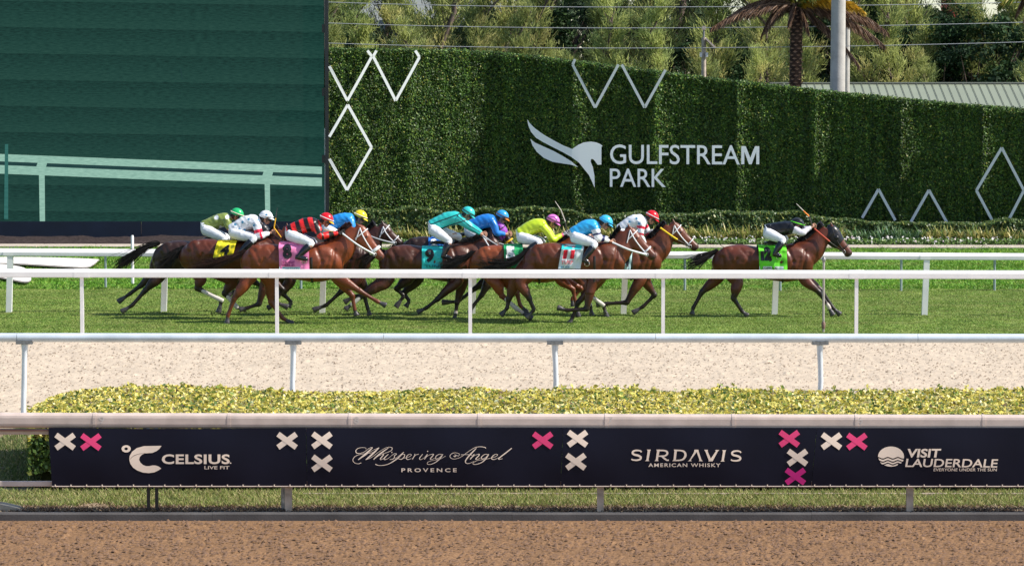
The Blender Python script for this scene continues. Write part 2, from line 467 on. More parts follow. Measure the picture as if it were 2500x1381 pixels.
B().profile_x(rrect(.05, .045, .01), -6.8, W(1250, 0, YA).x, YA+.02, ztop(0)-.195, YA+.02, ztop(1250)-.192).link('carrier_bar', m_oldwhite, fence)
B().profile_x(rrect(.05, .045, .01), W(1250, 0, YA).x, 6.8, YA+.02, ztop(1250)-.192, YA+.02, ztop(2500)-.19).link('carrier_bar', m_oldwhite, fence)
zb = W(1250, 1187, YA).z
B().profile_x(rrect(.03, .055, .008), -6.8, 6.8, YA+.02, zb+.027).link('lower_rail', m_oldwhite, fence)
pm = B().box((0, 0, 0), (.072, .06, 1)).mesh('post')
def post(px, mat, w=1., name='post', dy=0., parent=fence, ztopv=None, zbase=.05, Y=YA, d=1.):
    zt = (ztop(px)-.16) if ztopv is None else ztopv
    me = pm
    o = bpy.data.objects.new(name, me); COL.objects.link(o); o.parent = parent
    x = W(px, 1200, Y).x
    o.location = Vector((x, Y+dy, (zt+zbase)/2))-parent.location; o.scale = (w, d, zt-zbase)
    if not me.materials: me.materials.append(mat)
    if o.data.materials[0] != mat:
        o.material_slots[0].link = 'OBJECT'; o.material_slots[0].material = mat
    return o
for px in (-60, 704, 1466, 2222): post(px, m_post, .95, dy=.03)
post(689, m_galvd, .5, dy=.11)
for px in (361, 381): post(px, m_black, .42, dy=.06)
# concrete ramp end at the far left
m_conc = M('old_concrete', (.30, .27, .22), .85, .2, noise=(6, .25), bump=(50, .5, .01))
p = [(-260, 1208), (-120, 1222), (0, 1231), (40, 1240), (66, 1254), (66, 1256), (-260, 1256)]
V, Fc = poly_prism(p, YA+.03, .22)
rm = link('concrete_ramp', tri_mesh('concrete_ramp', V, Fc), m_conc, None, W(-60, 1256, YA+.1))
meta(rm, 'sloping concrete slab end lying on the verge at the far left', 'concrete block')

# --- rails of the courses
def course_rail(name, label, Y0, Y1, top0, top1, w, h, r, mat, posts, pw, pmat, sleeve=None, round_post=False, base_z=0., bent=False, group=None):
    """Y0/Y1 depth at px 0/2500, top0/top1 pixel row of the upper edge there"""
    cY = (Y0+Y1)/2
    root = empty(name, (0, cY, 0), label, 'rail fence', group)
    f = lambda px: Y0+(Y1-Y0)*px/2500
    zt = lambda px: W(px, top0+(top1-top0)*px/2500, f(px)).z
    ends = [-420]+[p_+(sleeve or 0) for p_ in posts if -400 < p_ < 2900][::1]+[2920]
    prf = rrect(w, h, r)
    for a, b in zip(ends[:-1], ends[1:]):
        pa, pb = W(a, 700, f(a)), W(b, 700, f(b))
        B().profile_x(prf, pa.x+.003, pb.x-.003, f(a), zt(a)-h/2, f(b), zt(b)-h/2).link('top_rail', mat, root)
    return root, f, zt
# galvanised rail in front of the sand
YG = 40.3
root, f, zt = course_rail('galvanised_rail', 'round galvanised pipe rail on curved posts in front of the pale sand track', YG, YG, 812.5, 814.5, .118, .118, .058, m_galv,
                          [], .05, m_galv)
# rebuild: pipe with joint lines
for c in list(root.children): bpy.data.objects.remove(c)
jx = [-420, 42, 937, 1600, 2240, 2920]
for a, b in zip(jx[:-1], jx[1:]):
    pa, pb = W(a, 800, YG), W(b, 800, YG)
    B().tube([(pa.x+.003, YG, zt(a)-.059), (pb.x-.003, YG, zt(b)-.059)], .059, 20).link('top_rail', m_galv, root, smooth=True)
for px in (-600, 60, 716, 1355, 2002, 2650):
    x = W(px, 830, YG).x; z1 = zt(px)-.118
    B().tube([(x, YG-.005, z1+.012), (x, YG-.005, z1-.03), (x-.002, YG, z1-.12), (x+.006, YG+.0, z1-.28), (x+.012, YG+.0, z1-.5), (x-.004, YG, z1-.8), (x-.014, YG, -.05)] if px > 1000 else
             [(x, YG-.005, z1+.012), (x, YG-.005, z1-.03), (x, YG, z1-.12), (x-.006, YG, z1-.28), (x-.012, YG, z1-.5), (x-.022, YG, z1-.8), (x-.03, YG, -.05)],
             [.047, .046, .038, .034, .034, .034, .034], 14).link('post', m_galv, root, smooth=True)
    B().box((x, YG, z1+.001), (.21, .125, .05)).link('bracket', m_galvd, root)
# white rails: D-shaped extrusion with a sloping top
def white_rail(name, label, Y0, Y1, top0, top1, hpx, depth, posts, pw, pd, lean=0, round_post=False):
    root = empty(name, (0, (Y0+Y1)/2, 0), label, 'rail fence', 'white course rails')
    f = lambda px: Y0+(Y1-Y0)*px/2500
    zt = lambda px: W(px, top0+(top1-top0)*px/2500, f(px)).z
    h = hpx/PXM((Y0+Y1)/2)
    prf = [(-depth/2+.004, -h+.008), (-depth/2, -h+.02), (-depth/2, -h*.36), (-depth/2+.012, -h*.27), (-depth*.22, -.012), (0, 0), (depth*.3, -.012), (depth/2, -h*.35), (depth/2, -h+.01), (depth/2-.01, -h)]
    slv = [(y*1.06, (z+h/2)*1.05-h/2) for y, z in prf]
    ends = [-420]+list(posts)+[2920]
    ends = [e for i, e in enumerate(ends) if i == 0 or e > ends[i-1]]
    off = 4/124*PXM(Y0)*.1
    for a, b in zip(ends[:-1], ends[1:]):
        pa, pb = W(a, 700, f(a)), W(b, 700, f(b))
        B().profile_x(prf, pa.x+(.003 if a > -420 else 0), pb.x-.003, f(a), zt(a), f(b), zt(b)).link('top_rail', m_white, root)
    for px in posts:
        x = W(px, 700, f(px)).x
        B().profile_x(slv, x-.135, x+.135, f(px), zt(px)).link('joint_sleeve', m_white, root)
        zz = zt(px)-h+.01
        if round_post:
            B().tube([(x, f(px), zz), (x, f(px), zz-.12), (x, f(px), -.05)], [pw*.75, pw/2, pw/2], 10).link('post', m_galvd2, root, smooth=True)
        else:
            b_ = B(); t_ = pw/2
            # C-section post: front web and side lips
            for (cx, cw, cy, cd) in ((-t_*.15, pw*.8, 0, .03), (t_*.82, pw*.2, .0, pd)):
                pass
            vs = []
            for (z_, l_) in ((zz, 0), (-.08, -lean)):
                for (xx_, yy_) in ((-t_, -pd/2), (t_, -pd/2), (t_, pd/2), (-t_, pd/2)): vs.append((x+xx_+l_, f(px)+yy_, z_))
            b_.v = vs; b_.f = [[0, 3, 2, 1], [4, 5, 6, 7], [0, 1, 5, 4], [1, 2, 6, 5], [2, 3, 7, 6], [3, 0, 4, 7]]; b_.m = [0]*6
            b_.link('post', m_white, root)
    return root
m_galvd2 = M('grey_post', (.30, .36, .38), .4, .5, metal=.2)
white_rail('course_rail', 'near white plastic rail on slim white posts crossing in front of the horses', 55.2, 55.2, 656, 660, 21.5, .13, (-272, 200, 676, 1148, 1619, 2091, 2563), .062, .06)
white_rail('course_rail', 'middle white rail on wide leaning posts directly behind the horses', 61.9, 60.9, 610, 620, 15.5, .12, (-360, 26, 404, 791, 1158, 1527, 1896, 2262, 2640), .112, .10, lean=.04)
YR3A, YR3B = 69.6, 68.6
white_rail('course_rail', 'farthest white rail on thin grey posts at the edge of the brighter grass', YR3A, YR3B, 606, 618, 9, .11, (-270, 258, 735, 1228, 1672, 1905, 2200, 2428, 2760), .055, .055, round_post=True)

# thin marker posts
o = B().tube([(W(319, 0, 71).x, 71, -.05), (W(319, 0, 71).x, 71, W(319, 577, 71).z), (W(319, 0, 71).x, 71, W(319, 574, 71).z)], [.034, .034, .02], 12).link('marker_post', m_white, None, (W(319, 0, 71).x, 71, 0), smooth=True)
meta(o, 'short thin white post standing alone behind the rails at the left', 'marker post')
YS = 56.4; xs_ = W(2015, 0, YS).x; z1 = W(2015, 627, YS).z
st = empty('steel_stake', (xs_, YS, 0), 'slim steel stake with a rounded cap standing in front of the leading horse', 'stake')
m_stake = M('stake_steel', (.42, .38, .36), .35, .5, metal=.3, noise=(8, .2))
B().tube([(xs_, YS, -.05), (xs_, YS, z1-.08)], .022, 10).link('shaft', m_stake, st, smooth=True)
B().tube([(xs_, YS, z1-.09), (xs_, YS, z1-.06), (xs_, YS, z1-.03), (xs_, YS, z1)], [.026, .038, .036, .012], 12).link('cap', m_galvd, st, smooth=True)
B().tube([(xs_, YS, W(0, 803, YS).z), (xs_, YS, W(0, 798, YS).z), (xs_, YS, W(0, 788, YS).z), (xs_, YS, W(0, 785, YS).z)], [.025, .036, .036, .025], 12).link('collar', M('rusty_collar', (.22, .13, .11), .6, .4), st, smooth=True)

# ================================================================== BANNERS
m_navy = M('navy_vinyl', (.007, .007, .017), .5, .15, noise=(2, .15), bump=(2.5, .15, .02))
m_cream = M('cream_print', (.86, .70, .58), .5, .3)
m_pink = M('pink_print', (.80, .06, .20), .5, .3)
m_mag = M('magenta_print', (.62, .02, .22), .5, .3)
YBN = YA-.085
bz1 = lambda px: ztop(px)-.168; 
def bulge(px, py):
    """the hanging vinyl billows a little"""
    t = (py-1045)/142.0
    return YBN-.018*math.sin(math.pi*min(max(t, 0), 1))+.010*math.sin(px*.021)*math.sin(math.pi*min(max(t, 0), 1))
def banner(x0t, x1t, x0b, x1b, label, eyelets=True):
    root = empty('banner', W((x0t+x1t)/2, 1187, YBN), label, 'banner', 'advertising banners on the near rail')
    V = []; nx, ny = 40, 12
    for j in range(ny+1):
        t = j/ny; py = 1043.5+(1187-1043.5)*t
        for i in range(nx+1):
            s = i/nx; px = (x0t+(x1t-x0t)*s)*(1-t)+(x0b+(x1b-x0b)*s)*t
            sag = (2.5*math.sin(math.pi*s)*(1-t)) if x0t < 300 else (1.*(1-t)*math.sin(math.pi*s*2))
            V.append(W(px, py+max(sag, 0), bulge(px, py)))
    Fc = [[j*(nx+1)+i, j*(nx+1)+i+1, (j+1)*(nx+1)+i+1, (j+1)*(nx+1)+i] for j in range(ny) for i in range(nx)]
    n = len(V); V2 = V+[v+Vector((0, .003, 0)) for v in V]
    link('vinyl', mesh_py('vinyl', V2, Fc+[[n+q for q in f][::-1] for f in Fc], True), m_navy, root)
    hb = B()
    B().tube([W(x0b, 1186.5, YBN-.001), W(x1b, 1186.5, YBN-.001)], .0055, 6).link('hem', m_oldwhite, root)
    for px in np.arange(x0b+8, x1b-2, 38.2):
        p = W(px, 1184.2, YBN-.012); B().box(tuple(p), (.009, .01, .018)).link('grommet', m_cream, root)
    return root
PR = -.004
def onb(px, py): return bulge(px, py)+PR
def xmark(cx, cy, mat, root, hw=27, hh=21, t=8.6):
    for sgn in (1, -1):
        a = (cx-hw+t*.55, cy-sgn*(hh-t*.55)); b = (cx+hw-t*.55, cy+sgn*(hh-t*.55))
        d = np.array([b[0]-a[0], b[1]-a[1]]); d /= np.linalg.norm(d); q = np.array([-d[1], d[0]])*t*.78
        c = [(a[0]+q[0], a[1]+q[1]), (b[0]+q[0], b[1]+q[1]), (b[0]-q[0], b[1]-q[1]), (a[0]-q[0], a[1]-q[1])]
        nseg = 6; V = []
        for i in range(nseg+1):
            s = i/nseg
            for (u, v) in ((c[0], c[1]), (c[3], c[2])):
                x = u[0]+(v[0]-u[0])*s; y = u[1]+(v[1]-u[1])*s; V.append(W(x, y, onb(x, y)-(.0012 if sgn > 0 else 0)))
        link('cross_stroke', mesh_py('cross_stroke', V, [[2*i, 2*i+1, 2*i+3, 2*i+2] for i in range(nseg)]), mat, root)
def outline_part(name, pts, mat, root, dy=0.):
    V = [W(x, y, onb(x, y)+dy) for x, y in pts]
    return link(name, tri_mesh(name, V, [list(range(len(V)))]), mat, root)
def btext(root, txt, box, **kw): return flat_text('lettering', txt, box, onb, m_cream, root, **kw)
def ribbon(strokes, org, sc, wsc, name, root, mat):
    """calligraphic strokes: (x, y, width) in crop pixels"""
    V = []; Fc = []
    for k, st_ in enumerate(strokes):
        P = spline(st_, 8); n0 = len(V)
        for i, p in enumerate(P):
            a = P[max(i-1, 0)]; b = P[min(i+1, len(P)-1)]; d = b[:2]-a[:2]; L_ = np.linalg.norm(d)+1e-6; d /= L_
            q = np.array([-d[1], d[0]])*max(p[2], 5)*.5*wsc
            for s in (1, -1):
                x = org[0]+(p[0]+q[0]*s)/sc; y = org[1]+(p[1]+q[1]*s)/sc
                V.append(W(x, y, onb(x, y)-.0003*k))
        for i in range(len(P)-1): Fc.append([n0+2*i, n0+2*i+1, n0+2*i+3, n0+2*i+2])
    return link(name, mesh_py(name, V, Fc), mat, root)

b1 = banner(118, 747.3, 127, 749.3, 'leftmost dark banner with a big curved C emblem and the words LIVE FIT')
xmark(159, 1077, m_cream, b1); xmark(222, 1078, m_pink, b1); xmark(701, 1075, m_cream, b1)
S = 2500/320.; ox, oy = 280, 1070
cpt = [(895, 135, ), (560, 140), (420, 180), (330, 250), (285, 330), (278, 400), (300, 480), (350, 550), (430, 605), (540, 645), (650, 655), (760, 640), (850, 595), (888, 566),
       (840, 530), (780, 510), (720, 508), (660, 522), (600, 522), (540, 500), (490, 455), (465, 400), (480, 345), (520, 305), (570, 280), (640, 275), (720, 270), (800, 235), (855, 190)]
outline_part('emblem', [(ox+x/S, oy+y/S) for x, y in cpt], m_cream, b1)
cr = [(290, 395, 3), (350, 335, 7), (430, 298, 7), (520, 280, 5), (580, 278, 3)]
ribbon([cr], (ox, oy), S, 1., 'emblem_crease', b1, M('crease_print', (.10, .05, .05), .6)).location.y -= .002
ring = []
def ring_part(cx, cy, ra, rb, ri, rj, root):
    V = []; n = 28
    for i in range(n):
        a = 2*math.pi*i/n
        for (p_, q_) in ((ra, rb), (ri, rj)):
            x = cx+p_*math.cos(a); y = cy+q_*math.sin(a); V.append(W(x, y, onb(x, y)))
    link('degree_ring', mesh_py('degree_ring', V, [[2*i, 2*i+1, (2*i+3) % (2*n), (2*i+2) % (2*n)] for i in range(n)]), m_cream, root)
ring_part(308, 1094.6, 11.3, 8.8, 4.3, 3.4, b1)
btext(b1, 'CELSIUS', (395, 1108, 561, 1132), bold=.028, space=1.05); btext(b1, '.', (560.5, 1128, 565, 1131), bold=.03)
btext(b1, 'LIVE FIT', (499, 1136.5, 560, 1144.5), bold=.012)

b2 = banner(748, 1374.3, 750, 1368.3, 'dark banner with slanted handwriting script above the word PROVENCE')
xmark(786, 1074, m_cream, b2); xmark(786, 1130, m_cream, b2); xmark(1325, 1074, m_pink, b2)
hand = [
 [(195, 298, 10), (150, 312, 7), (100, 300, 7), (70, 262, 9), (90, 215, 9), (150, 180, 7), (250, 160, 5), (340, 150, 5), (420, 128, 5)],
 [(270, 95, 5), (255, 75, 5), (210, 70, 6), (150, 82, 8), (115, 115, 12), (125, 150, 12), (170, 158, 8), (240, 135, 6), (300, 90, 6), (340, 70, 6), (365, 72, 10)],
 [(365, 72, 10), (300, 130, 22), (230, 190, 22), (150, 252, 12)], [(150, 252, 6), (250, 190, 6), (350, 120, 5), (460, 72, 5)],
 [(460, 72, 12), (400, 130, 22), (330, 195, 22), (262, 252, 12)], [(262, 252, 6), (350, 215, 6), (450, 140, 5), (560, 75, 5), (620, 64, 7), (655, 78, 10), (640, 115, 8), (560, 150, 6), (510, 160, 5)],
 [(600, 75, 8), (520, 130, 18), (440, 190, 18), (378, 248, 12)], [(410, 220, 5), (470, 185, 5), (520, 168, 8), (525, 180, 14), (480, 235, 14), (490, 250, 8), (530, 230, 5)],
 [(600, 168, 8), (540, 225, 15), (540, 250, 10), (590, 235, 5), (640, 195, 5)], [(645, 148, 16), (655, 138, 16)],
 [(640, 195, 6), (690, 160, 6), (720, 168, 8), (690, 190, 10), (690, 215, 12), (670, 240, 10), (620, 248, 6)],
 [(700, 235, 5), (760, 190, 5), (828, 138, 7)], [(828, 138, 10), (760, 210, 16), (680, 270, 16), (600, 315, 10), (520, 335, 8), (450, 335, 8), (405, 318, 14)],
 [(745, 215, 6), (800, 175, 6), (840, 175, 10), (830, 215, 14), (790, 245, 10), (745, 235, 6)],
 [(830, 230, 5), (900, 210, 6), (940, 185, 8), (925, 168, 6), (885, 185, 10), (865, 225, 14), (885, 248, 10), (940, 235, 5)],
 [(985, 168, 6), (995, 180, 12), (955, 245, 12)], [(970, 220, 5), (1010, 180, 6), (1050, 170, 10)],
 [(1110, 168, 8), (1065, 225, 14), (1075, 250, 8), (1120, 230, 5), (1170, 180, 5)], [(1178, 132, 16), (1190, 122, 16)],
 [(1170, 170, 7), (1175, 180, 14), (1135, 245, 14)], [(1155, 220, 5), (1200, 185, 5), (1265, 168, 9), (1265, 185, 14), (1225, 235, 14), (1240, 250, 8), (1290, 225, 5)],
 [(1400, 172, 6), (1350, 172, 8), (1305, 205, 12), (1310, 240, 10), (1360, 220, 6), (1405, 172, 6)],
 [(1410, 170, 8), (1370, 230, 16), (1300, 290, 12), (1230, 320, 8), (1180, 315, 8), (1190, 285, 6), (1260, 262, 5), (1370, 240, 5), (1450, 195, 5)],
 [(1570, 195, 12), (1590, 205, 14), (1605, 190, 10), (1585, 175, 8), (1640, 195, 6), (1655, 165, 6), (1600, 148, 6), (1545, 160, 8), (1515, 195, 9), (1535, 230, 8), (1590, 240, 6), (1680, 210, 6), (1790, 130, 6), (1880, 75, 7), (1960, 58, 8), (2030, 66, 10), (2050, 80, 12)],
 [(1910, 80, 8), (1840, 150, 18), (1770, 230, 18), (1745, 280, 14), (1770, 308, 9), (1820, 300, 6), (1870, 275, 5)], [(1680, 178, 7), (1760, 175, 6), (1850, 182, 7)],
 [(1870, 168, 7), (1870, 182, 14), (1815, 245, 14)], [(1840, 215, 5), (1900, 180, 5), (1950, 168, 9), (1945, 190, 14), (1900, 240, 14), (1925, 248, 7), (1970, 225, 5)],
 [(2085, 172, 6), (2035, 172, 8), (1985, 210, 12), (1995, 240, 10), (2040, 222, 6), (2090, 172, 6)],
 [(2095, 170, 8), (2050, 235, 16), (1990, 290, 12), (1910, 320, 8), (1860, 315, 8), (1870, 288, 6), (1930, 262, 5), (2040, 245, 5), (2130, 225, 5)],
 [(2130, 225, 5), (2195, 205, 6), (2225, 180, 8), (2205, 168, 6), (2165, 185, 10), (2135, 225, 14), (2155, 248, 10), (2210, 235, 5), (2280, 200, 5), (2430, 82, 9)],
 [(2435, 80, 14), (2340, 155, 17), (2250, 225, 15), (2245, 245, 10), (2300, 235, 5)]]
ribbon(hand, (850, 1080), 2500/410., .95, 'script_lettering', b2, m_cream)
btext(b2, 'PROVENCE', (980, 1142, 1115, 1151.5), bold=.02, space=1.5)

b3 = banner(1375, 1994.3, 1369, 1980.3, 'dark banner reading AMERICAN WHISKY beneath wide serifed capitals')
xmark(1410, 1070, m_cream, b3); xmark(1406, 1126, m_cream, b3); xmark(1927, 1070, m_pink, b3); xmark(1947, 1116, m_cream, b3); xmark(1942, 1162, m_mag, b3)
def letter(root, pts_list):
    """block strokes given in crop pixels of (1500,1080), scale 7.143"""
    for q in pts_list:
        outline_part('lettering', [(1500+x/7.143, 1080+y/7.143) for x, y in q], m_cream, root)
def serif_I(x, y0=118, y1=318, dx=-22):
    return [(x-34, y0), (x+34, y0), (x+26, y0+16), (x+22+dx*.0, y0+22), (x+16+dx, y1-22), (x+28+dx, y1), (x-44+dx, y1), (x-22+dx, y1-22), (x-22, y0+22)]
def sstroke(x):
    return [(x+185, 165, 30), (x+170, 142, 30), (x+110, 132, 34), (x+50, 145, 40), (x+32, 178, 42), (x+60, 205, 44), (x+130, 222, 46), (x+175, 250, 44), (x+165, 285, 40), (x+110, 302, 34), (x+40, 298, 30), (x+12, 282, 30)]
ribbon([sstroke(285)], (1500, 1080), 7.143, .8, 'lettering', b3, m_cream)
letter(b3, [serif_I(602)])
letter(b3, [serif_I(765)]); ribbon([[(765, 136, 30), (860, 134, 30), (915, 155, 38), (920, 195, 40), (880, 226, 32), (800, 232, 26), (770, 232, 24)], [(830, 236, 34), (870, 270, 38), (915, 302, 30), (950, 302, 26)]], (1500, 1080), 7.143, .85, 'lettering', b3, m_cream)
letter(b3, [serif_I(1068, dx=-14)]); ribbon([[(1060, 134, 28), (1150, 134, 28), (1215, 155, 38), (1240, 215, 46), (1205, 280, 38), (1140, 304, 28), (1040, 304, 26)]], (1500, 1080), 7.143, .85, 'lettering', b3, m_cream)
letter(b3, [[(1395, 120), (1465, 120), (1470, 150), (1520, 300), (1545, 320), (1470, 320), (1485, 300), (1435, 160), (1330, 300), (1350, 320), (1280, 320), (1310, 300), (1390, 160)]])
letter(b3, [[(1565, 122), (1632, 122), (1625, 145), (1682, 275), (1770, 145), (1760, 124), (1830, 124), (1805, 148), (1712, 322), (1640, 322), (1645, 300), (1585, 148)]])
letter(b3, [serif_I(1915, 127, 325)]); ribbon([[(x, y+10, w) for x, y, w in sstroke(2020)]], (1500, 1080), 7.143, .8, 'lettering', b3, m_cream)
btext(b3, 'AMERICAN WHISKY', (1583, 1130, 1759, 1139), bold=.012, space=1.2)

b4 = banner(1995, 2640, 1981, 2640, 'rightmost dark banner with a round sun and waves emblem')
xmark(2030, 1076, m_cream, b4); xmark(2092, 1077, m_pink, b4)
S = 2500/340.; ox, oy = 2120, 1070
def sunpt(a, R=(233, 180), c=(407, 320)): return (c[0]+R[0]*math.cos(a), c[1]+R[1]*math.sin(a))
bands = [(None, 340), (362, 395), (417, 444), (466, None)]
for (t0, t1) in bands:
    def wav(x, y): return y+14*math.sin((x-215)/180*2*math.pi)
    def half(y): return 233*math.sqrt(max(0, 1-((y-320)/180.)**2))
    pts = []
    if t0 is None:
        for k in range(25):
            a = math.pi+math.pi*k/24-0.0; x, y = sunpt(a); pts.append((x, y))
        hw = half(t1); xs2 = np.linspace(407+hw, 407-hw, 24); pts += [(x, wav(x, t1)) for x in xs2]
    elif t1 is None:
        hw = half(t0+4); xs2 = np.linspace(407-hw, 407+hw, 24); pts += [(x, wav(x, t0)) for x in xs2]
        a0 = math.asin((t0-320)/180.); pts += [sunpt(a0+(math.pi-2*a0)*k/12) for k in range(1, 12)]
    else:
        h0, h1 = half(t0), half(t1); pts = [(x, wav(x, t0)) for x in np.linspace(407-h0, 407+h0, 24)]+[(x, wav(x, t1)) for x in np.linspace(407+h1, 407-h1, 24)]
    outline_part('emblem', [(ox+x/S, oy+y/S) for x, y in pts], m_cream, b4)
btext(b4, 'VISIT', (2216, 1094.5, 2298, 1116), bold=.03, shear=.12)
btext(b4, 'LAUDERDALE', (2210, 1118.5, 2437, 1139), bold=.015, shear=.12, skew=.007)
btext(b4, 'EVERYONE UNDER THE SUN', (2279, 1142, 2434, 1149.3), bold=.005, shear=.1)
# faded distance numbers on the top rail
m_chalk = M('faded_number', (.60, .54, .50), .6, .2)
for px, ch in ((248, '9'), (870, '8'), (1490, '7'), (2100, '6')):
    flat_text('rail_number', ch, (px-6, 1017, px+6, 1033), YA-.0665, m_chalk, fence, bold=0)

# ================================================================== VIDEO SCREEN
m_scr = None
def screen_mat(name, ramp_stops, sc, strength, lines=0.):
    m = bpy.data.materials.new(name); m.use_nodes = True; nt = m.node_tree; N = nt.nodes; L = nt.links
    bs = N['Principled BSDF']; bs.inputs['Base Color'].default_value = (.004, .005, .005, 1); bs.inputs['Roughness'].default_value = .8; bs.inputs['Specular IOR Level'].default_value = .08
    tc = N.new('ShaderNodeTexCoord'); mp = N.new('ShaderNodeMapping'); mp.inputs['Scale'].default_value = sc
    L.new(tc.outputs['Object'], mp.inputs[0]); t = N.new('ShaderNodeTexNoise'); t.inputs['Scale'].default_value = 1; t.inputs['Detail'].default_value = 9
    t.inputs['Roughness'].default_value = .62; L.new(mp.outputs[0], t.inputs['Vector'])
    sock = t.outputs[0]
    if lines:
        # mown bands of the turf in the transmitted picture
        sp = N.new('ShaderNodeSeparateXYZ'); L.new(tc.outputs['Object'], sp.inputs[0])
        ma = N.new('ShaderNodeMath'); ma.operation = 'MULTIPLY_ADD'; ma.inputs[1].default_value = .016; L.new(sp.outputs['X'], ma.inputs[0]); L.new(sp.outputs['Z'], ma.inputs[2])
        mb = N.new('ShaderNodeMath'); mb.operation = 'MULTIPLY'; mb.inputs[1].default_value = 1/.79; L.new(ma.outputs[0], mb.inputs[0])
        mf = N.new('ShaderNodeMath'); mf.operation = 'FRACT'; L.new(mb.outputs[0], mf.inputs[0])
        mm = N.new('ShaderNodeMath'); mm.operation = 'MULTIPLY_ADD'; mm.inputs[1].default_value = -lines; mm.inputs[2].default_value = lines*.5; L.new(mf.outputs[0], mm.inputs[0])
        ad = N.new('ShaderNodeMath'); ad.operation = 'ADD'; L.new(sock, ad.inputs[0]); L.new(mm.outputs[0], ad.inputs[1]); sock = ad.outputs[0]
    r = N.new('ShaderNodeValToRGB'); e = r.color_ramp.elements
    for i, (p, c) in enumerate(ramp_stops):
        if i >= len(e): e.new(p)
        e[i].position = p; e[i].color = (*c, 1)
    L.new(sock, r.inputs[0]); L.new(r.outputs[0], bs.inputs['Emission Color']); bs.inputs['Emission Strength'].default_value = strength
    return m
YV = 94.4
m_scr = screen_mat('screen_turf', [(.25, (.006, .036, .030)), (.5, (.018, .085, .068)), (.8, (.038, .13, .10))], (5, 1, 30), .43, .20)
m_scrw = screen_mat('screen_white', [(.3, (.20, .38, .31)), (.7, (.36, .60, .49))], (5, 1, 30), .74)
m_scrd = screen_mat('screen_dark', [(.3, (.010, .035, .035)), (.7, (.014, .05, .05))], (2, 1, 14), .85)
screen = empty('video_screen', (W(380, 0, YV).x, YV, 0), 'huge outdoor video screen showing green turf and a pale rail', 'screen')
xL, xR = W(-420, 0, YV).x, W(790, 0, YV).x; zS0 = W(400, 541, YV).z; zS1 = 9.6
# LED cabinets: five columns by rows, thin joints
cols = np.linspace(xL, xR, 11); rows = np.linspace(zS0, zS1, 10)
B().box(((xL+xR)/2, YV+.35, (zS0+zS1)/2), (xR-xL+.02, .5, zS1-zS0+.02)).link('cabinet_back', m_black, screen)
for i in range(10):
    for j in range(9):
        xa, xb, za, zb_ = cols[i], cols[i+1], rows[j], rows[j+1]
        link('led_panel', mesh_py('led_panel', [(xa+.002, YV, za+.002), (xb-.002, YV, za+.002), (xb-.002, YV, zb_-.002), (xa+.002, YV, zb_-.002), (xa+.002, YV+.1, za+.002), (xb-.002, YV+.1, za+.002), (xb-.002, YV+.1, zb_-.002), (xa+.002, YV+.1, zb_-.002)],
             [[0, 1, 2, 3], [4, 7, 6, 5], [0, 4, 5, 1], [1, 5, 6, 2], [2, 6, 7, 3], [3, 7, 4, 0]]), m_scr, screen)
def spoly(name, pts, mat, dy):
    V = [W(x, y, YV-dy) for x, y in pts]; link(name, mesh_py(name, V, [list(range(len(V)))]), mat, screen)
sl_ = 44/1210.
def ys(x, y): return y+(x)*.0395
for nm, (ya, yb), mt, dy in (('picture_rail', (376, 394), m_scrw, .006), ('picture_shade', (394, 403), m_scrd, .005), ('picture_rail', (403, 424), m_scrw, .006)):
    spoly(nm, [(-415, ys(-415, yb)), (786, ys(786, yb)), (786, ys(786, ya)), (-415, ys(-415, ya))], mt, dy)
spoly('picture_post', [(88, 408), (112, 408), (119, 386), (97, 384)], m_scrw, .008)
spoly('picture_post', [(640, 430), (664, 430), (672, 402), (650, 401)], m_scrw, .008)
spoly('picture_post', [(97, 540), (110, 540), (109, 424), (95, 424)], m_scrw, .008)
spoly('picture_post', [(648, 540), (660, 540), (659, 448), (646, 448)], m_scrw, .008)
spoly('picture_post', [(10, 535), (20, 535), (20, 352), (12, 352)], screen_mat('screen_grey', [(.3, (.02, .10, .09)), (.7, (.04, .16, .14))], (2, 1, 14), .8), .009)
spoly('picture_scratch', [(444, 194), (446, 194), (441, 166), (439, 166)], m_scrd, .006)
# skirt panels below the screen
m_skirt = M('navy_skirt', (.006, .012, .028), .55, .3, noise=(1.5, .2))
for a, b in ((-420, -90), (-90, 345), (345, 795)):
    pa, pb = W(a, 583, YV-.05), W(b, 583, YV-.05)
    B().box(((pa.x+pb.x)/2, YV-.02, (W(0, 584, YV).z+zS0)/2), (pb.x-pa.x-.02, .1, zS0-W(0, 586, YV).z-.01)).link('skirt_panel', m_skirt, screen)
# frame post at the right edge with brackets
xf = W(797.5, 0, YV).x
B().box((xf, YV-.03, 4.9), (.10, .2, 9.6)).link('edge_post', m_black, screen)
for py in (70, 225, 388):
    p = W(792, py, YV); B().box((p.x, YV-.02, p.z), (.14, .12, .24)).link('bracket', m_black, screen)
B().box((W(790.5, 0, YV).x, YV+.08, 1.9), (.05, .05, 2.9)).link('pale_conduit', m_galv, screen)
# ================================================================== HEDGES AND GREEN WALL
m_leafy = M('hedge_leaf', attr='Col', rough=.42, spec=.45, trans=.28)
m_twig = M('twig_core', (.018, .022, .010), .95, .1, noise=(6, .5))
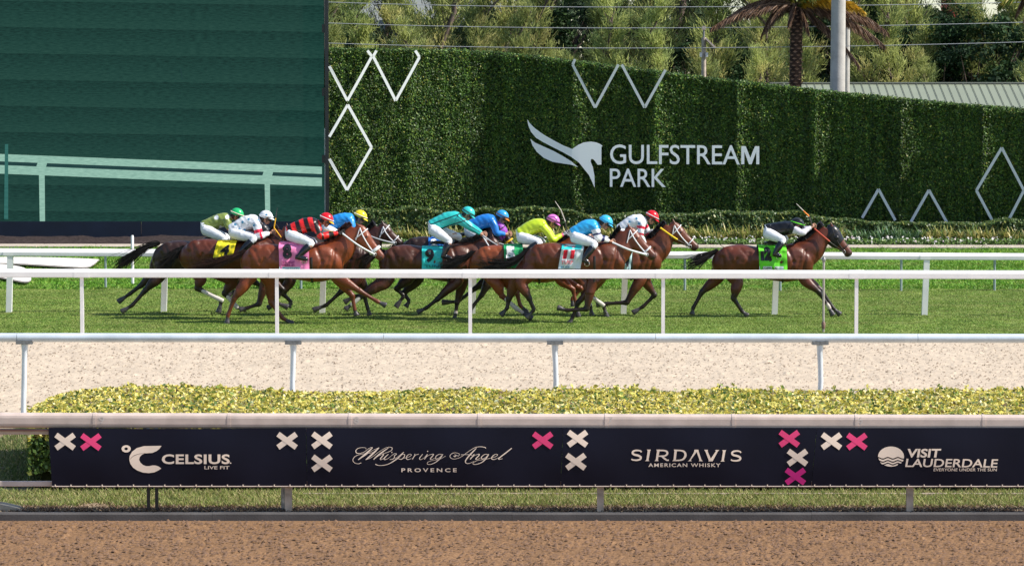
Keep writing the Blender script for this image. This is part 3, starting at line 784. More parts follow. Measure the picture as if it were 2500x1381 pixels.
# --- yellow hedge in front
HY0, HY1 = 32.65, 36.3
def hedge_top(X, Y):
    px = 1250+X*F/Y
    base = .835+.05*np.exp(-((px-270)/240.)**2)+.0*px
    base = base+.02*np.sin(X*1.1+1)*.5+fz(X, Y, 1.6, .05, 201, 3)+.03*(vnoise(X*9, Y*9, 209)-.5)
    xl = W(62, 1000, 35).x
    d = (X-xl)
    base = base*np.clip(.80+.2*np.sqrt(np.clip(d/1.0, 0, 1)), 0, 1)
    return base
xl = W(66, 1000, 34.5).x; xr = 7.2
hedge = empty('golden_hedge', ((xl+xr)/2, (HY0+HY1)/2, .05), 'long clipped hedge with glossy yellow and green leaves behind the banner rail', 'hedge')
nx, ny = 90, 12; V = []
Xg = np.linspace(xl+.42, xr, nx); Yg = np.linspace(HY0+.12, HY1-.12, ny)
for j in range(ny):
    for i in range(nx): V.append((Xg[i], Yg[j], float(hedge_top(Xg[i], Yg[j]))-.13))
Fc = [[j*nx+i, j*nx+i+1, (j+1)*nx+i+1, (j+1)*nx+i] for j in range(ny-1) for i in range(nx-1)]
n0 = len(V)
border = [i for i in range(nx)]+[j*nx+nx-1 for j in range(1, ny)]+[(ny-1)*nx+i for i in range(nx-2, -1, -1)]+[j*nx for j in range(ny-2, 0, -1)]
for i in border: V.append((V[i][0], V[i][1], .01))
for k in range(len(border)):
    k2 = (k+1) % len(border); Fc.append([border[k], border[k2], n0+k2, n0+k])
link('twigs', mesh_py('twigs', V, Fc), m_twig, hedge)
n = 115000
P = np.stack([rng.uniform(xl, xr, n), rng.uniform(HY0, HY1, n), np.zeros(n)], 1)
P[:, 2] = hedge_top(P[:, 0], P[:, 1])-np.abs(rng.normal(size=n))*.045
Nn = np.tile([0, -.15, 1.], (n, 1))
nf = 34000; Pf = np.stack([rng.uniform(xl, xr, nf), HY0+rng.normal(size=nf)*.03, np.zeros(nf)], 1)
hf = .28+.72*rng.random(nf); Pf[:, 2] = .10+hf*(hedge_top(Pf[:, 0], Pf[:, 1])-.10)
Nf = np.tile([0, -1., .3], (nf, 1))
ne = 6000; Pe = np.stack([xl+rng.normal(size=ne)*.04, rng.uniform(HY0, HY1, ne), np.zeros(ne)], 1)
he = rng.random(ne); Pe[:, 2] = .15+he*(hedge_top(Pe[:, 0], Pe[:, 1])-.15); Pe[:, 0] += .10*(1-np.sin(he*np.pi*.8))
Ne = np.tile([-1., 0, .3], (ne, 1))
PA = np.concatenate([P, Pf, Pe]); NA = np.concatenate([Nn, Nf, Ne])
PA[:, 0] += np.maximum(0, -.1554*PA[:, 1]-PA[:, 0]-.0)*(PA[:, 0] < -.1554*PA[:, 1])
V, Fc = leaf_quads(PA, NA, .036, 1.5, .8)
me = mesh_np('foliage', V, Fc)
hgt = np.concatenate([np.ones(n), hf, he])
dep = np.concatenate([(hedge_top(P[:, 0], P[:, 1])-P[:, 2])/.1, np.full(nf, .3), np.full(ne, .6)])
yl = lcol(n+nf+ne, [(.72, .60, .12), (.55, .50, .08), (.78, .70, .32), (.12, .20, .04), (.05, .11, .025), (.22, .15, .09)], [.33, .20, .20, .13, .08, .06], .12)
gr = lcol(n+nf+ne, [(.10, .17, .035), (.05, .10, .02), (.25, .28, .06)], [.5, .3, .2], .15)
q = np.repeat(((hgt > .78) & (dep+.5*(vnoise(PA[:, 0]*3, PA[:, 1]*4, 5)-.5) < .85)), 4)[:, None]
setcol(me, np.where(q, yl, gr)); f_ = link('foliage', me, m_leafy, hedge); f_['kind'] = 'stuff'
# new shoots standing above the clipped top
n = 900; P = np.stack([rng.uniform(xl, xr, n), rng.uniform(HY0, HY1, n), np.zeros(n)], 1)
P = P[vnoise(P[:, 0]*2, P[:, 1], 9) > .5]; n = len(P)
PP = np.repeat(P, 6, 0); PP[:, 2] = hedge_top(PP[:, 0], PP[:, 1])+rng.random(len(PP))*.05; PP[:, :2] += rng.normal(size=(len(PP), 2))*.015
V, Fc = leaf_quads(PP, np.tile([0, 0, 1.], (len(PP), 1)), .034, 1.7, 1.2); me = mesh_np('shoots', V, Fc)
setcol(me, lcol(len(PP), [(.62, .56, .14), (.2, .28, .05)], [.7, .3])); link('shoots', me, m_leafy, hedge)['kind'] = 'stuff'

# --- green wall
def wall_top_px(px): return float(np.interp(px, [700, 800, 1100, 1200, 1400, 1700, 2000, 2300, 2500, 2900], [119, 120, 124, 128, 150, 188, 222, 252, 268, 296]))
seams = [1000, 1190, 1400, 1600, 1800, 1990, 2200, 2400, 2600]
def wall_base(px): return float(np.interp(px, [804, 1190, 1400, 2000, 2740], [94.5, 96.3, 95.78, 94.96, 93.3]))
def wall_Y(px):
    y = wall_base(px)
    for s in seams:
        if s == 1190: continue
        d = (px-s)/80.
        a = .30 if s != 1000 else .14
        if d >= 0: y -= a*math.exp(-d/.34)
        elif d > -.5: y -= a*(1+d/.5)**1.5
    return y
m_wleaf = M('wall_leaf', attr='Col', rough=.5, spec=.35, trans=.15)
m_wallcore = M('wall_backing', (.010, .020, .008), .95, .05)
wall = empty('hedge_wall', (W(1650, 0, 95).x, 95, 0), 'tall curving wall covered in clipped green foliage with a sloping top', 'green wall')
bounds = [804, 1000, 1190, 1400, 1600, 1800, 1990, 2200, 2400, 2740]
for a, b in zip(bounds[:-1], bounds[1:]):
    # backing slab
    n = 14; V = []; pxs = np.linspace(a+.2, b-.2, n)
    for px in pxs:
        Yw = wall_Y(px); x = W(px, 300, Yw).x; zt_ = W(px, wall_top_px(px)+5, Yw).z
        for (yy, zz) in ((0, -.05), (0, zt_), (.75, zt_), (.75, -.05)): V.append((x, Yw+.06+yy, zz))
    Fc = []
    for i in range(n-1):
        for k in range(4): Fc.append([4*i+k, 4*i+(k+1) % 4, 4*i+4+(k+1) % 4, 4*i+4+k])
    Fc.append([0, 1, 2, 3]); Fc.append([4*(n-1)+k for k in (3, 2, 1, 0)])
    pan = link('wall_panel', mesh_py('wall_panel', V, Fc), m_wallcore, wall)
    dens = 22 if a < 2300 else 14
    N_ = int((b-a)/80.*6.2*2300); px = rng.uniform(a, b, N_)
    Yw = np.array([wall_Y(p) for p in px]); tp = np.interp(px, [700, 800, 1100, 1200, 1400, 1700, 2000, 2300, 2500, 2900], [119, 120, 124, 128, 150, 188, 222, 252, 268, 296])
    ztop_ = CH+(244-tp)/F*Yw*1.0
    ztop_ = CH+Yw*((-SP+((690.5-tp)/F)*CP)/(CP+((690.5-tp)/F)*SP))
    z = rng.random(N_)*(ztop_-.05)+.0
    X = (px-1250)/F*Yw/ (CP+((690.5-300)/F)*SP)
    bump_ = .10*(vnoise(X*1.6, z*1.6, 301)-.5)+.07*(vnoise(X*5, z*5, 302)-.5)
    top_b = .10*np.exp(-(ztop_-z)/.25)
    yy = Yw+.03-np.abs(rng.normal(size=N_))*.035+bump_-top_b
    P = np.stack([X, yy, z], 1); sl0 = (.34 if b <= 1190 else -.22 if b <= 1400 else -.11 if b <= 2000 else -.18); ridge = np.zeros(N_)
    for s_ in seams:
        if s_ != 1190: dd_ = (px-s_)/80.; ridge += np.where(dd_ >= 0, 1.3*np.exp(-np.clip(dd_, 0, 9)/.28), 0)
    Nn = np.stack([sl0+ridge, -np.ones(N_), np.full(N_, .12)], 1)
    NT = int((b-a)/80.*2300); pt = rng.uniform(a, b, NT); Yt = np.array([wall_Y(p) for p in pt])
    tpt = np.interp(pt, [700, 800, 1100, 1200, 1400, 1700, 2000, 2300, 2500, 2900], [119, 120, 124, 128, 150, 188, 222, 252, 268, 296])
    zt2 = CH+Yt*((-SP+((690.5-tpt)/F)*CP)/(CP+((690.5-tpt)/F)*SP))
    Xt = (pt-1250)/F*Yt
    P2 = np.stack([Xt, Yt-.08+rng.random(NT)*.95, zt2-.03+rng.normal(size=NT)*.035], 1)
    PA = np.concatenate([P, P2]); NA = np.concatenate([Nn, np.tile([.1, -.3, 1.], (NT, 1))])
    V, Fc = leaf_quads(PA, NA, .042, 1.6, .75); me = mesh_np('foliage', V, Fc)
    c = lcol(len(PA), [(.066, .140, .022), (.040, .088, .015), (.15, .23, .03), (.014, .038, .009), (.22, .22, .04)], [.33, .3, .13, .2, .04], .2)
    c = c*(.70+.65*vnoise(PA[:, 0]*9, PA[:, 2]*.35, 310)*1.0)[:, None].repeat(4, 0)
    setcol(me, c); f_ = link('foliage', me, m_wleaf, pan); f_['kind'] = 'stuff'

def wallY_front(off):
    return lambda px, py: min(wall_Y(px), wall_Y(px-3), wall_Y(px+3))-off
# --- white line ornaments on the wall
m_orn = M('white_trim', (.66, .69, .70), .5, .3)
def bar_between(p, q, w, root, off=.42):
    p = np.array(p, float); q = np.array(q, float); d = q-p; d /= np.linalg.norm(d); n_ = np.array([-d[1], d[0]])*w/2
    if abs(p[0]-q[0]) < .1: q[0] += .1
    Yf = lambda x, y: wall_base(x)-off
    V, Fc = poly_prism([tuple(p+n_), tuple(q+n_), tuple(q-n_), tuple(p-n_)], Yf, .06)
    link('trim_bar', tri_mesh('trim_bar', V, Fc), m_orn, root)
def ornament(segs_, label, w=6.4):
    cx = sum(s[0][0]+s[1][0] for s in segs_)/2/len(segs_); cy = max(max(s[0][1], s[1][1]) for s in segs_)
    root = empty('wall_trim', W(cx, cy, wall_base(cx)-.18), label, 'wall ornament', 'white diamond ornaments on the green wall')
    for p, q in segs_: bar_between(p, q, w, root)
ornament([((804, 162), (848, 246)), ((848, 246), (908, 138)), ((908, 138), (897, 124))], 'white V strip at the wall\'s upper left beside the screen')
ornament([((804, 334), (849, 256)), ((849, 256), (907, 360)), ((907, 360), (847, 464)), ((847, 464), (804, 388))], 'white diamond outline beside the screen edge, below the V strip')
ornament([((919, 124), (911, 138)), ((911, 138), (966, 246)), ((966, 246), (1024, 140)), ((1024, 140), (1014, 124))], 'white V strip just left of the dark wall section')
ornament([((1404, 145), (1398, 158)), ((1398, 158), (1453, 263)), ((1453, 263), (1510, 158))], 'white V strip above the horse emblem')
ornament([((1518, 158), (1574, 263)), ((1574, 263), (1625, 171))], 'white V strip above the word PARK, left of the light pole')
ornament([((2105, 532), (2145, 462)), ((2145, 462), (2186, 538))], 'white chevron rising from the hedge, nearest the leading horse')
ornament([((2216, 556), (2268, 464)), ((2268, 464), (2312, 543))], 'white chevron between the other chevron and the big diamond')
ornament([((2428, 548), (2384, 465)), ((2384, 465), (2446, 361)), ((2446, 361), (2500, 465)), ((2500, 465), (2457, 548))], 'large white diamond outline at the right end of the wall')
# --- emblem and lettering
sign = empty('wall_sign', W(1560, 458, 94.7), 'big white winged horse emblem with capital lettering on the green wall', 'sign')
S = 2500/600.; ox, oy = 1270, 280
m_sign = M('sign_white', (.90, .92, .93), .45, .3)
def sgY(x, y): return wall_base(x)-.46
wing = [(72, 48), (100, 90), (150, 140), (240, 205), (340, 262), (440, 315), (530, 350), (590, 308), (650, 283), (720, 275), (775, 283), (815, 300), (838, 318), (826, 330), (826, 508), (788, 510), (765, 478), (742, 452), (722, 452), (716, 478), (738, 530), (755, 620), (758, 745), (735, 690), (700, 615), (655, 560), (600, 490), (520, 430), (420, 375), (330, 330), (230, 278), (160, 235), (110, 175), (82, 110)]
wing2 = [(102, 245), (150, 285), (240, 325), (340, 370), (440, 425), (520, 475), (588, 532), (520, 510), (420, 495), (330, 480), (240, 440), (170, 380), (125, 315)]
for w_ in (wing, wing2):
    V, Fc = poly_prism([(ox+x/S, oy+y/S) for x, y in w_], sgY, .08)
    link('horse_emblem', tri_mesh('horse_emblem', V, Fc), m_sign, sign)
def islands(V, Fc):
    par = list(range(len(V)))
    def fd(a):
        while par[a] != a: par[a] = par[par[a]]; a = par[a]
        return a
    for f in Fc:
        for i in f[1:]: par[fd(i)] = fd(f[0])
    g_ = {}
    for i in range(len(V)): g_.setdefault(fd(i), []).append(i)
    return g_
for txt, box in (('GULFSTREA', (1489.5, 353, 1806, 400.5)), ('PARK', (1489, 411.5, 1625.5, 456))):
    me = text_mesh(txt, .004, 0, .98); V, Fc = me_arrays(me)
    x, y = fit_box(V, box); y = y+(x-1489)*.006
    for gset in islands(V, Fc).values():
        ids = {v: i for i, v in enumerate(gset)}
        fs = [[ids[i] for i in f] for f in Fc if f[0] in ids]
        fr = [W(x[i], y[i], sgY(x[i], 0)) for i in gset]; bk = [p+Vector((0, .08, 0)) for p in fr]; n = len(fr)
        # boundary sides
        ec = {}
        for f in fs:
            for a, b in zip(f, f[1:]+f[:1]): ec[(a, b)] = 1
        sides = [[a, b, n+b, n+a] for (a, b) in ec if (b, a) not in ec]
        link('letter', mesh_py('letter', fr+bk, fs+[[n+i for i in f][::-1] for f in fs]+sides), m_sign, sign)

mpts = [(2250, 505), (2250, 322), (2295, 322), (2341, 440), (2390, 322), (2432, 322), (2432, 505), (2402, 505), (2402, 375), (2354, 505), (2328, 505), (2280, 375), (2280, 505)]
V, Fc = poly_prism([(ox+x/S, oy+y/S) for x, y in mpts], sgY, .08); link('letter', tri_mesh('letter', V, Fc), m_sign, sign)
# --- low hedge in front of the wall
def low_hedge(name, x0, x1, Yc, dep, h, lab, cols, pr, seed, dens=900, lf=.075):
    r_ = empty(name, ((x0+x1)/2, Yc, 0), lab, 'hedge')
    B().box(((x0+x1)/2, Yc, .22), (x1-x0-.2, dep-.3, .44)).link('twigs', m_twig, r_)
    nf = int((x1-x0)*h*dens); nt = int((x1-x0)*dep*dens)
    tp = lambda X: h*np.interp(1250+X*F/Yc, [858, 1200, 1500, 1950, 2120, 2500], [1, .95, .87, .84, .66, .60])*(.86+.26*vnoise(X*1.3, X*0, seed)+.1*vnoise(X*4, X*0, seed+1))
    Xf = rng.uniform(x0, x1, nf); Z = rng.random(nf)**.8*tp(Xf)
    Pf = np.stack([Xf, Yc-dep/2+.22*(vnoise(Xf*2, Z*2.5, seed+2)-.5)+rng.normal(size=nf)*.05+.15*(Z/h)**3, Z], 1)
    Xt = rng.uniform(x0, x1, nt); Pt = np.stack([Xt, Yc+rng.uniform(-.5, .5, nt)*dep, tp(Xt)-np.abs(rng.normal(size=nt))*.05], 1)
    PA = np.concatenate([Pf, Pt]); NA = np.concatenate([np.tile([.2, -1., .4], (nf, 1)), np.tile([0, -.2, 1.], (nt, 1))])
    V, Fc = leaf_quads(PA, NA, lf, 1.5, .9); me = mesh_np('foliage', V, Fc); setcol(me, lcol(len(PA), cols, pr, .2))
    link('foliage', me, m_leafy, r_)['kind'] = 'stuff'
xh0, xh1 = W(858, 0, 92.6).x, 19.5
low_hedge('low_hedge', xh0, xh1, 92.9, 1.1, .93, 'low leafy hedge running along the foot of the green wall', [(.085, .15, .045), (.05, .10, .03), (.15, .20, .05), (.26, .28, .07)], [.4, .3, .2, .1], 401, 1300, .065)
# --- strap-leaved plants in the bed (four shapes shared between copies)
m_strap = M('strap_leaf', attr='Col', rough=.45, spec=.4, trans=.3)
def strap_mesh(seed, dark):
    r = np.random.default_rng(seed); V = []; Fc = []; C = []
    for k in range(46):
        an = r.random()*2*math.pi; le = .30+.28*r.random(); sp = .35+.75*r.random(); w = .016+.012*r.random()
        d = np.array([math.cos(an), math.sin(an), 0]); s_ = np.array([-d[1], d[0], 0])*w
        b0 = np.array([r.normal()*.10, r.normal()*.06, 0]); n0 = len(V)
        for i in range(5):
            t = i/4.; p = b0+d*le*sp*t*t*.9+np.array([0, 0, le*(t*1.15-.55*sp*t*t)]); ww = (1-t**2)*1.0+.05
            V += [p-s_*ww, p+s_*ww]
        for i in range(4): Fc.append([n0+2*i, n0+2*i+1, n0+2*i+3, n0+2*i+2])
        base = np.array([(.50, .44, .14), (.30, .36, .08), (.60, .54, .26), (.12, .20, .05)][r.choice(4, p=[.35, .3, .15, .2])])
        if dark: base = base*np.array([.35, .6, .8])  # shade put into the leaf colour: darker, bluer copies
        C += [base*(.7+.5*r.random())]*10
    me = mesh_py('strap_plant', V, Fc, True); setcol(me, np.array(C)); return me
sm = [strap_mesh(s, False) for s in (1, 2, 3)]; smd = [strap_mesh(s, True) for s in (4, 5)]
for m_ in sm+smd: m_.materials.append(m_strap)
pk = {}; ORD_ = ['first', 'second', 'third', 'fourth', 'fifth', 'sixth', 'seventh', 'eighth', 'ninth', 'tenth', 'eleventh', 'twelfth', 'thirteenth', 'fourteenth', 'fifteenth', 'sixteenth']
for i, px in enumerate(np.arange(905, 2560, 20)):
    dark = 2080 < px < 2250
    Y = 91.2+random.uniform(-.35, .35)
    o = bpy.data.objects.new('strap_plant', random.choice(smd if dark else sm)); COL.objects.link(o)
    o.location = (W(px+random.uniform(-6, 6), 600, Y).x, Y, .05); o.rotation_euler[2] = random.uniform(0, 6.28); s_ = random.uniform(.78, 1.12); o.scale = (s_, s_, s_)
    lm = ('behind the blue jockey with yellow cap', 'behind the turquoise jockey', 'behind the lime jockey', 'behind the red-capped jockey', 'between the last two horses', 'behind the leading horse', 'ahead of the leading horse', 'at the right end')[min(int(np.searchsorted([1010, 1200, 1400, 1620, 1760, 2080, 2250], px)), 7)]; pk[lm] = pk.get(lm, 0)+1
    meta(o, ORD_[pk[lm]-1]+(' shade-tinted' if dark else ' yellow-green')+' strap-leaved plant '+lm, 'plant', 'shaded strap-leaved plants' if dark else 'strap-leaved plants in the bed')
# --- white bedding flowers
n = 190; Xc = rng.uniform(W(1180, 0, 90.4).x, 18, n); Pc = np.stack([Xc, 90.5+rng.normal(size=n)*.15, .10+rng.random(n)*.14], 1)
Pf = np.repeat(Pc, 3, 0)+rng.normal(size=(n*3, 3))*.02
V1, F1 = leaf_quads(Pf, np.tile([.2, -1., .8], (len(Pf), 1)), .05, 1., .4)
n2 = 9000; Xg_ = rng.uniform(W(860, 0, 90.4).x, 18, n2); Pg = np.stack([Xg_, 90.55+rng.normal(size=n2)*.18, .02+rng.random(n2)*.16], 1)
V2, F2 = leaf_quads(Pg, np.tile([0, -1., 1.], (n2, 1)), .05, 1.4, .9)
me = mesh_np('bedding_flowers', np.concatenate([V1, V2]), np.concatenate([F1, F2+len(V1)]))
setcol(me, np.concatenate([lcol(len(Pf), [(.78, .76, .74), (.7, .55, .58)], [.85, .15], .05), lcol(n2, [(.08, .16, .03), (.16, .26, .05)], [.6, .4])]))
meta(link('bedding_flowers', me, m_leafy), kind='stuff')

# ================================================================== TREES
m_broad = M('broad_leaf', attr='Col', rough=.65, spec=.15, trans=.2, orand=.2)
m_needle = M('needle_foliage', attr='Col', rough=.6, spec=.25, trans=.45, orand=.22)
m_bark = M('grey_bark', (.13, .10, .085), .9, .15, noise=(6, .35))
def casuarina(seed, H, spread, warm, dense=1.):
    """feathery tree: upswept boughs hung with thin needle sprays"""
    r = np.random.default_rng(seed); V = []; Fc = []; C = []
    tb = B(); tp = [(r.normal()*.12*i, r.normal()*.12*i, H*i/6.) for i in range(7)]
    tb.tube(tp, [.20*(1-i/7.)*H/12+.015 for i in range(7)], 8)
    nb = int(62*dense*H/11)
    for k in range(nb):
        t = .08+.9*(k+r.random())/nb; i = min(int(t*6), 5); f_ = t*6-i
        p0 = np.array(tp[i])*(1-f_)+np.array(tp[i+1])*f_
        an = r.random()*2*math.pi; L_ = spread*(1.05-t)**.6*(.55+.6*r.random())+.35
        up = .8+1.3*r.random()
        d = np.array([math.cos(an), math.sin(an), up]); d /= np.linalg.norm(d)
        pts = [p0+d*L_*s+np.array([0, 0, .15*L_*s*s]) for s in np.linspace(0, 1, 5)]
        tb.tube(pts, [.03, .022, .016, .01, .006], 4, cap=False)
        ntw = int(92*dense); s = .25+.8*r.random(ntw)**.8
        c0 = np.array(pts[0])+(np.array(pts[-1])-np.array(pts[0]))*s[:, None]; c0 += r.normal(size=(ntw, 3))*np.array([.10, .10, .07])*(.6+s[:, None])
        dd = d[None]*.75+r.normal(size=(ntw, 3))*.30+np.array([0, 0, .35]); dd /= np.linalg.norm(dd, axis=1)[:, None]
        ln = (.13+.24*r.random(ntw))[:, None]; sd = np.cross(dd, r.normal(size=(ntw, 3))); sd /= np.linalg.norm(sd, axis=1)[:, None]; sd *= .019
        tip = c0+dd*ln+np.array([0, 0, -.06])
        q = np.stack([c0-sd, c0+sd, tip+sd*.5, tip-sd*.5], 1).reshape(-1, 3)
        n0 = len(V)*1; V.append(q)
        base = np.array([(.37, .41, .14), (.24, .30, .11), (.48, .46, .18)][r.choice(3, p=[.45, .35, .2])]) if warm else np.array([(.055, .085, .030), (.09, .115, .038)][r.choice(2)])
        cc = base[None]*(.75+.5*r.random((ntw, 1))); C.append(np.repeat(cc, 4, 0))
    V = np.concatenate(V); me = mesh_np('crown', V, np.arange(len(V)).reshape(-1, 4)); setcol(me, np.concatenate(C)); me.materials.append(m_needle)
    tm = tb.mesh('trunk', True); tm.materials.append(m_bark)
    return tm, me
def broadleaf(seed, H, R):
    r = np.random.default_rng(seed); tb = B(); tp = [(r.normal()*.1*i, r.normal()*.1*i, H*.75*i/5.) for i in range(6)]
    tb.tube(tp, [.22, .19, .16, .12, .09, .05], 8); P = []; Nn = []; C = []
    for k in range(64):
        a = r.random()*2*math.pi; zz = H*(.12+.86*r.random()); rr = R*math.sqrt(max(0, 1-((zz-H*.5)/(H*.56))**2))*(.35+.75*r.random())
        c = np.array([rr*math.cos(a), rr*math.sin(a), zz]); cs = .38+.5*r.random(); n = int(230*cs)
        i = min(int(zz/H*5), 4); tb.tube([tp[i], tuple(c*.6+np.array(tp[i])*.4), tuple(c)], [.05, .03, .012], 4, cap=False)
        d = r.normal(size=(n, 3)); d /= np.linalg.norm(d, axis=1)[:, None]; P.append(c+d*cs*np.array([1, 1, .75])*(r.random((n, 1))**.4)); Nn.append(d+np.array([0, 0, .5]))
        base = np.array([(.026, .060, .022), (.045, .085, .028), (.02, .045, .022)][r.choice(3)]); C.append(np.repeat(base[None]*(.7+.6*r.random((n, 1))), 4, 0))
    V, Fc = leaf_quads(np.concatenate(P), np.concatenate(Nn), .12, 1.5, .6); me = mesh_np('crown', V, Fc); setcol(me, np.concatenate(C)); me.materials.append(m_broad)
    tm = tb.mesh('trunk', True); tm.materials.append(m_bark); return tm, me
ca_w = [casuarina(s, 8.2, 1.1, True, 1.15) for s in (11, 12, 13)]
ca_d = [casuarina(s, 15, 2.8, False, 1.25) for s in (21, 22)]
br = [broadleaf(s, 7.5, 2.3) for s in (31, 32)]
def place_tree(name, proto, x, y, s, rz, label, group, cat='tree', sz=None):
    root = empty(name, (x, y, 0), label, cat, group); root.rotation_euler[2] = rz; root.scale = (s, s, sz or s)
    for nm, me in (('trunk', proto[0]), ('crown', proto[1])):
        o = bpy.data.objects.new(nm, me); COL.objects.link(o); o.parent = root
    return root
random.seed(3)
ORD = ['first', 'second', 'third', 'fourth', 'fifth', 'sixth', 'seventh', 'eighth', 'ninth', 'tenth', 'eleventh', 'twelfth', 'thirteenth', 'fourteenth', 'fifteenth', 'sixteenth', 'seventeenth', 'eighteenth', 'nineteenth', 'twentieth', 'twenty-first', 'twenty-second', 'twenty-third', 'twenty-fourth', 'twenty-fifth', 'twenty-sixth', 'twenty-seventh', 'twenty-eighth', 'twenty-ninth', 'thirtieth']
cnt = {}
def tlab(txt, x, Y):
    px = 1250+x*F/Y
    if px < 790: return txt+', behind the screen'
    if px > 2540: return txt+', beyond the right edge'
    cnt[txt] = cnt.get(txt, 0)+1
    where_ = 'above the diamond strips' if px < 1100 else 'above the dark wall section' if px < 1400 else 'above the middle of the wall' if px < 1700 else 'near the palm and poles' if px < 2150 else 'above the metal roof'
    return ORD[min(cnt[txt]-1, 29)]+' '+txt+' from the screen'
# distant wood behind the rows of trees
n = 60000; P = np.stack([rng.uniform(-22, 44, n), 168+rng.uniform(-3, 3, n), np.zeros(n)], 1)
tpw = 6.6+3.0*vnoise(P[:, 0]*.35, P[:, 0]*0, 611)+1.6*vnoise(P[:, 0]*1.4, P[:, 0]*0, 612); P[:, 2] = tpw*(1-rng.random(n)**1.6)
V, Fc = leaf_quads(P, np.tile([.3, -1., .4], (n, 1)), .26, 1.6, .7); me = mesh_np('distant_wood', V, Fc)
setcol(me, lcol(n, [(.035, .06, .028), (.055, .085, .035), (.02, .04, .02)], [.45, .3, .25], .2)); meta(link('distant_wood', me, m_broad), kind='stuff')
GW = 'feathery pale needle trees in the front row'; GD = 'tall dark needle trees in the back row'; GB = 'broadleaf trees among the needle trees'
x = -15.
while x < 33:
    place_tree('needle_tree', random.choice(ca_w), x, 130+random.uniform(-3, 3), random.uniform(.72, 1.12), random.uniform(0, 6), tlab('feathery pale needle tree in the front row', x, 132), GW)
    x += random.uniform(1.0, 2.0)
x = -17.
while x < 38:
    place_tree('tall_needle_tree', random.choice(ca_d), x, 146+random.uniform(-4, 6), random.uniform(.85, 1.15), random.uniform(0, 6), tlab('tall dark needle tree in the back row', x, 146), GD)
    x += random.uniform(2.0, 3.4)
x = -16.
while x < 36:
    place_tree('needle_tree', random.choice(ca_w), x, 140+random.uniform(-2, 2), random.uniform(1.1, 1.5), random.uniform(0, 6), tlab('taller yellow-green needle tree in the middle row', x, 140), 'yellow-green needle trees in the middle row')
    x += random.uniform(1.7, 3.0)
for px, s in ((830, .95), (905, .8), (1290, .8), (1480, .7), (1660, .62), (1870, .8), (2120, .85), (2200, .95), (2290, 1.), (2380, 1.05), (2470, 1.0), (2560, 1.)):
    Y = 134+random.uniform(-2, 3); place_tree('broadleaf_tree', random.choice(br), W(px, 0, Y).x, Y, s, random.uniform(0, 6), tlab('dark glossy broadleaf tree among the pale needle trees', W(px, 0, Y).x, Y), GB)
for i in range(13):
    xb_ = -16+i*4.0+random.uniform(-1, 1); place_tree('broadleaf_tree', random.choice(br), xb_, 143+random.uniform(-1, 3), random.uniform(.9, 1.3), random.uniform(0, 6), tlab('broadleaf tree half hidden behind the needle trees', xb_, 143), 'half hidden broadleaf trees')

# ================================================================== BUILDINGS BEHIND
m_roof = M('pale_metal_roof', (.24, .27, .20), .45, .4, noise=(.6, .06)); m_seam = M('roof_seam', (.10, .11, .09), .5, .4)
RY = 116; x0 = W(1880, 0, RY).x; x1 = W(2760, 0, RY).x; zr = W(0, 204, RY).z; ze = zr-1.15
shed = empty('shed', ((x0+x1)/2, RY, 0), 'long low shed with a pale standing-seam metal roof behind the green wall', 'shed')
B().box(((x0+x1)/2, RY+.2, ze/2), (x1-x0-.8, 5.5, ze-.02)).link('wall', M('shed_wall', (.4, .38, .33), .8, .2), shed)
r_ = B(); r_.v = [(x0, RY-3.4, ze), (x1, RY-3.4, ze), (x1, RY, zr), (x0, RY, zr), (x1, RY+3.4, ze), (x0, RY+3.4, ze)]; r_.v += [(a, b, c-.08) for a, b, c in r_.v]
r_.f = [[0, 1, 2, 3], [3, 2, 4, 5], [6, 9, 8, 7], [9, 11, 10, 8], [0, 6, 7, 1], [4, 10, 11, 5], [0, 3, 9, 6], [3, 5, 11, 9], [1, 7, 8, 2], [2, 8, 10, 4]]; r_.m = [0]*10
roof = r_.link('roof', m_roof, shed)
sa = math.atan2(zr-ze, 3.4)
xx = x0+.2
while xx < x1:
    b_ = B(); b_.tube([(xx, RY-3.4, ze+.03), (xx, RY, zr+.03)], .012, 4); b_.link('seam', m_seam, roof); xx += .29
B().box(((x0+x1)/2, RY, zr+.02), (x1-x0, .25, .05)).link('ridge_cap', M('ridge', (.25, .26, .22), .5, .4), roof)
# pale tower block glimpsed between the treetops at the top
bl = empty('tower_block', (-9, 230, 0), 'pale tower block glimpsed through the treetops at the top left of the trees', 'building')
m_bw = M('pale_render', (.62, .60, .58), .8, .2); m_win = M('dark_window', (.04, .06, .09), .15, .5)
B().box((-9, 236, 17), (17, 12, 34)).link('wall', m_bw, bl)
wme = B().box((0, 0, 0), (1.5, .12, 1.3)).mesh('window'); wme.materials.append(m_win)
for i in range(7):
    for j in range(9):
        o = bpy.data.objects.new('window', wme); COL.objects.link(o); o.parent = bl; o.location = (-6.9+i*2.3, -.02, 3+j*3.2)
rb = empty('red_building', (33.5, 235, 0), 'sliver of a red and white building between the trees at the upper right', 'building')
B().box((33.5, 238, 9), (1.1, 5, 18)).link('wall', M('red_wall', (.50, .06, .05), .6, .3), rb)
B().box((34.3, 238.2, 9.2), (.5, 5, 18)).link('white_pier', m_bw, rb)

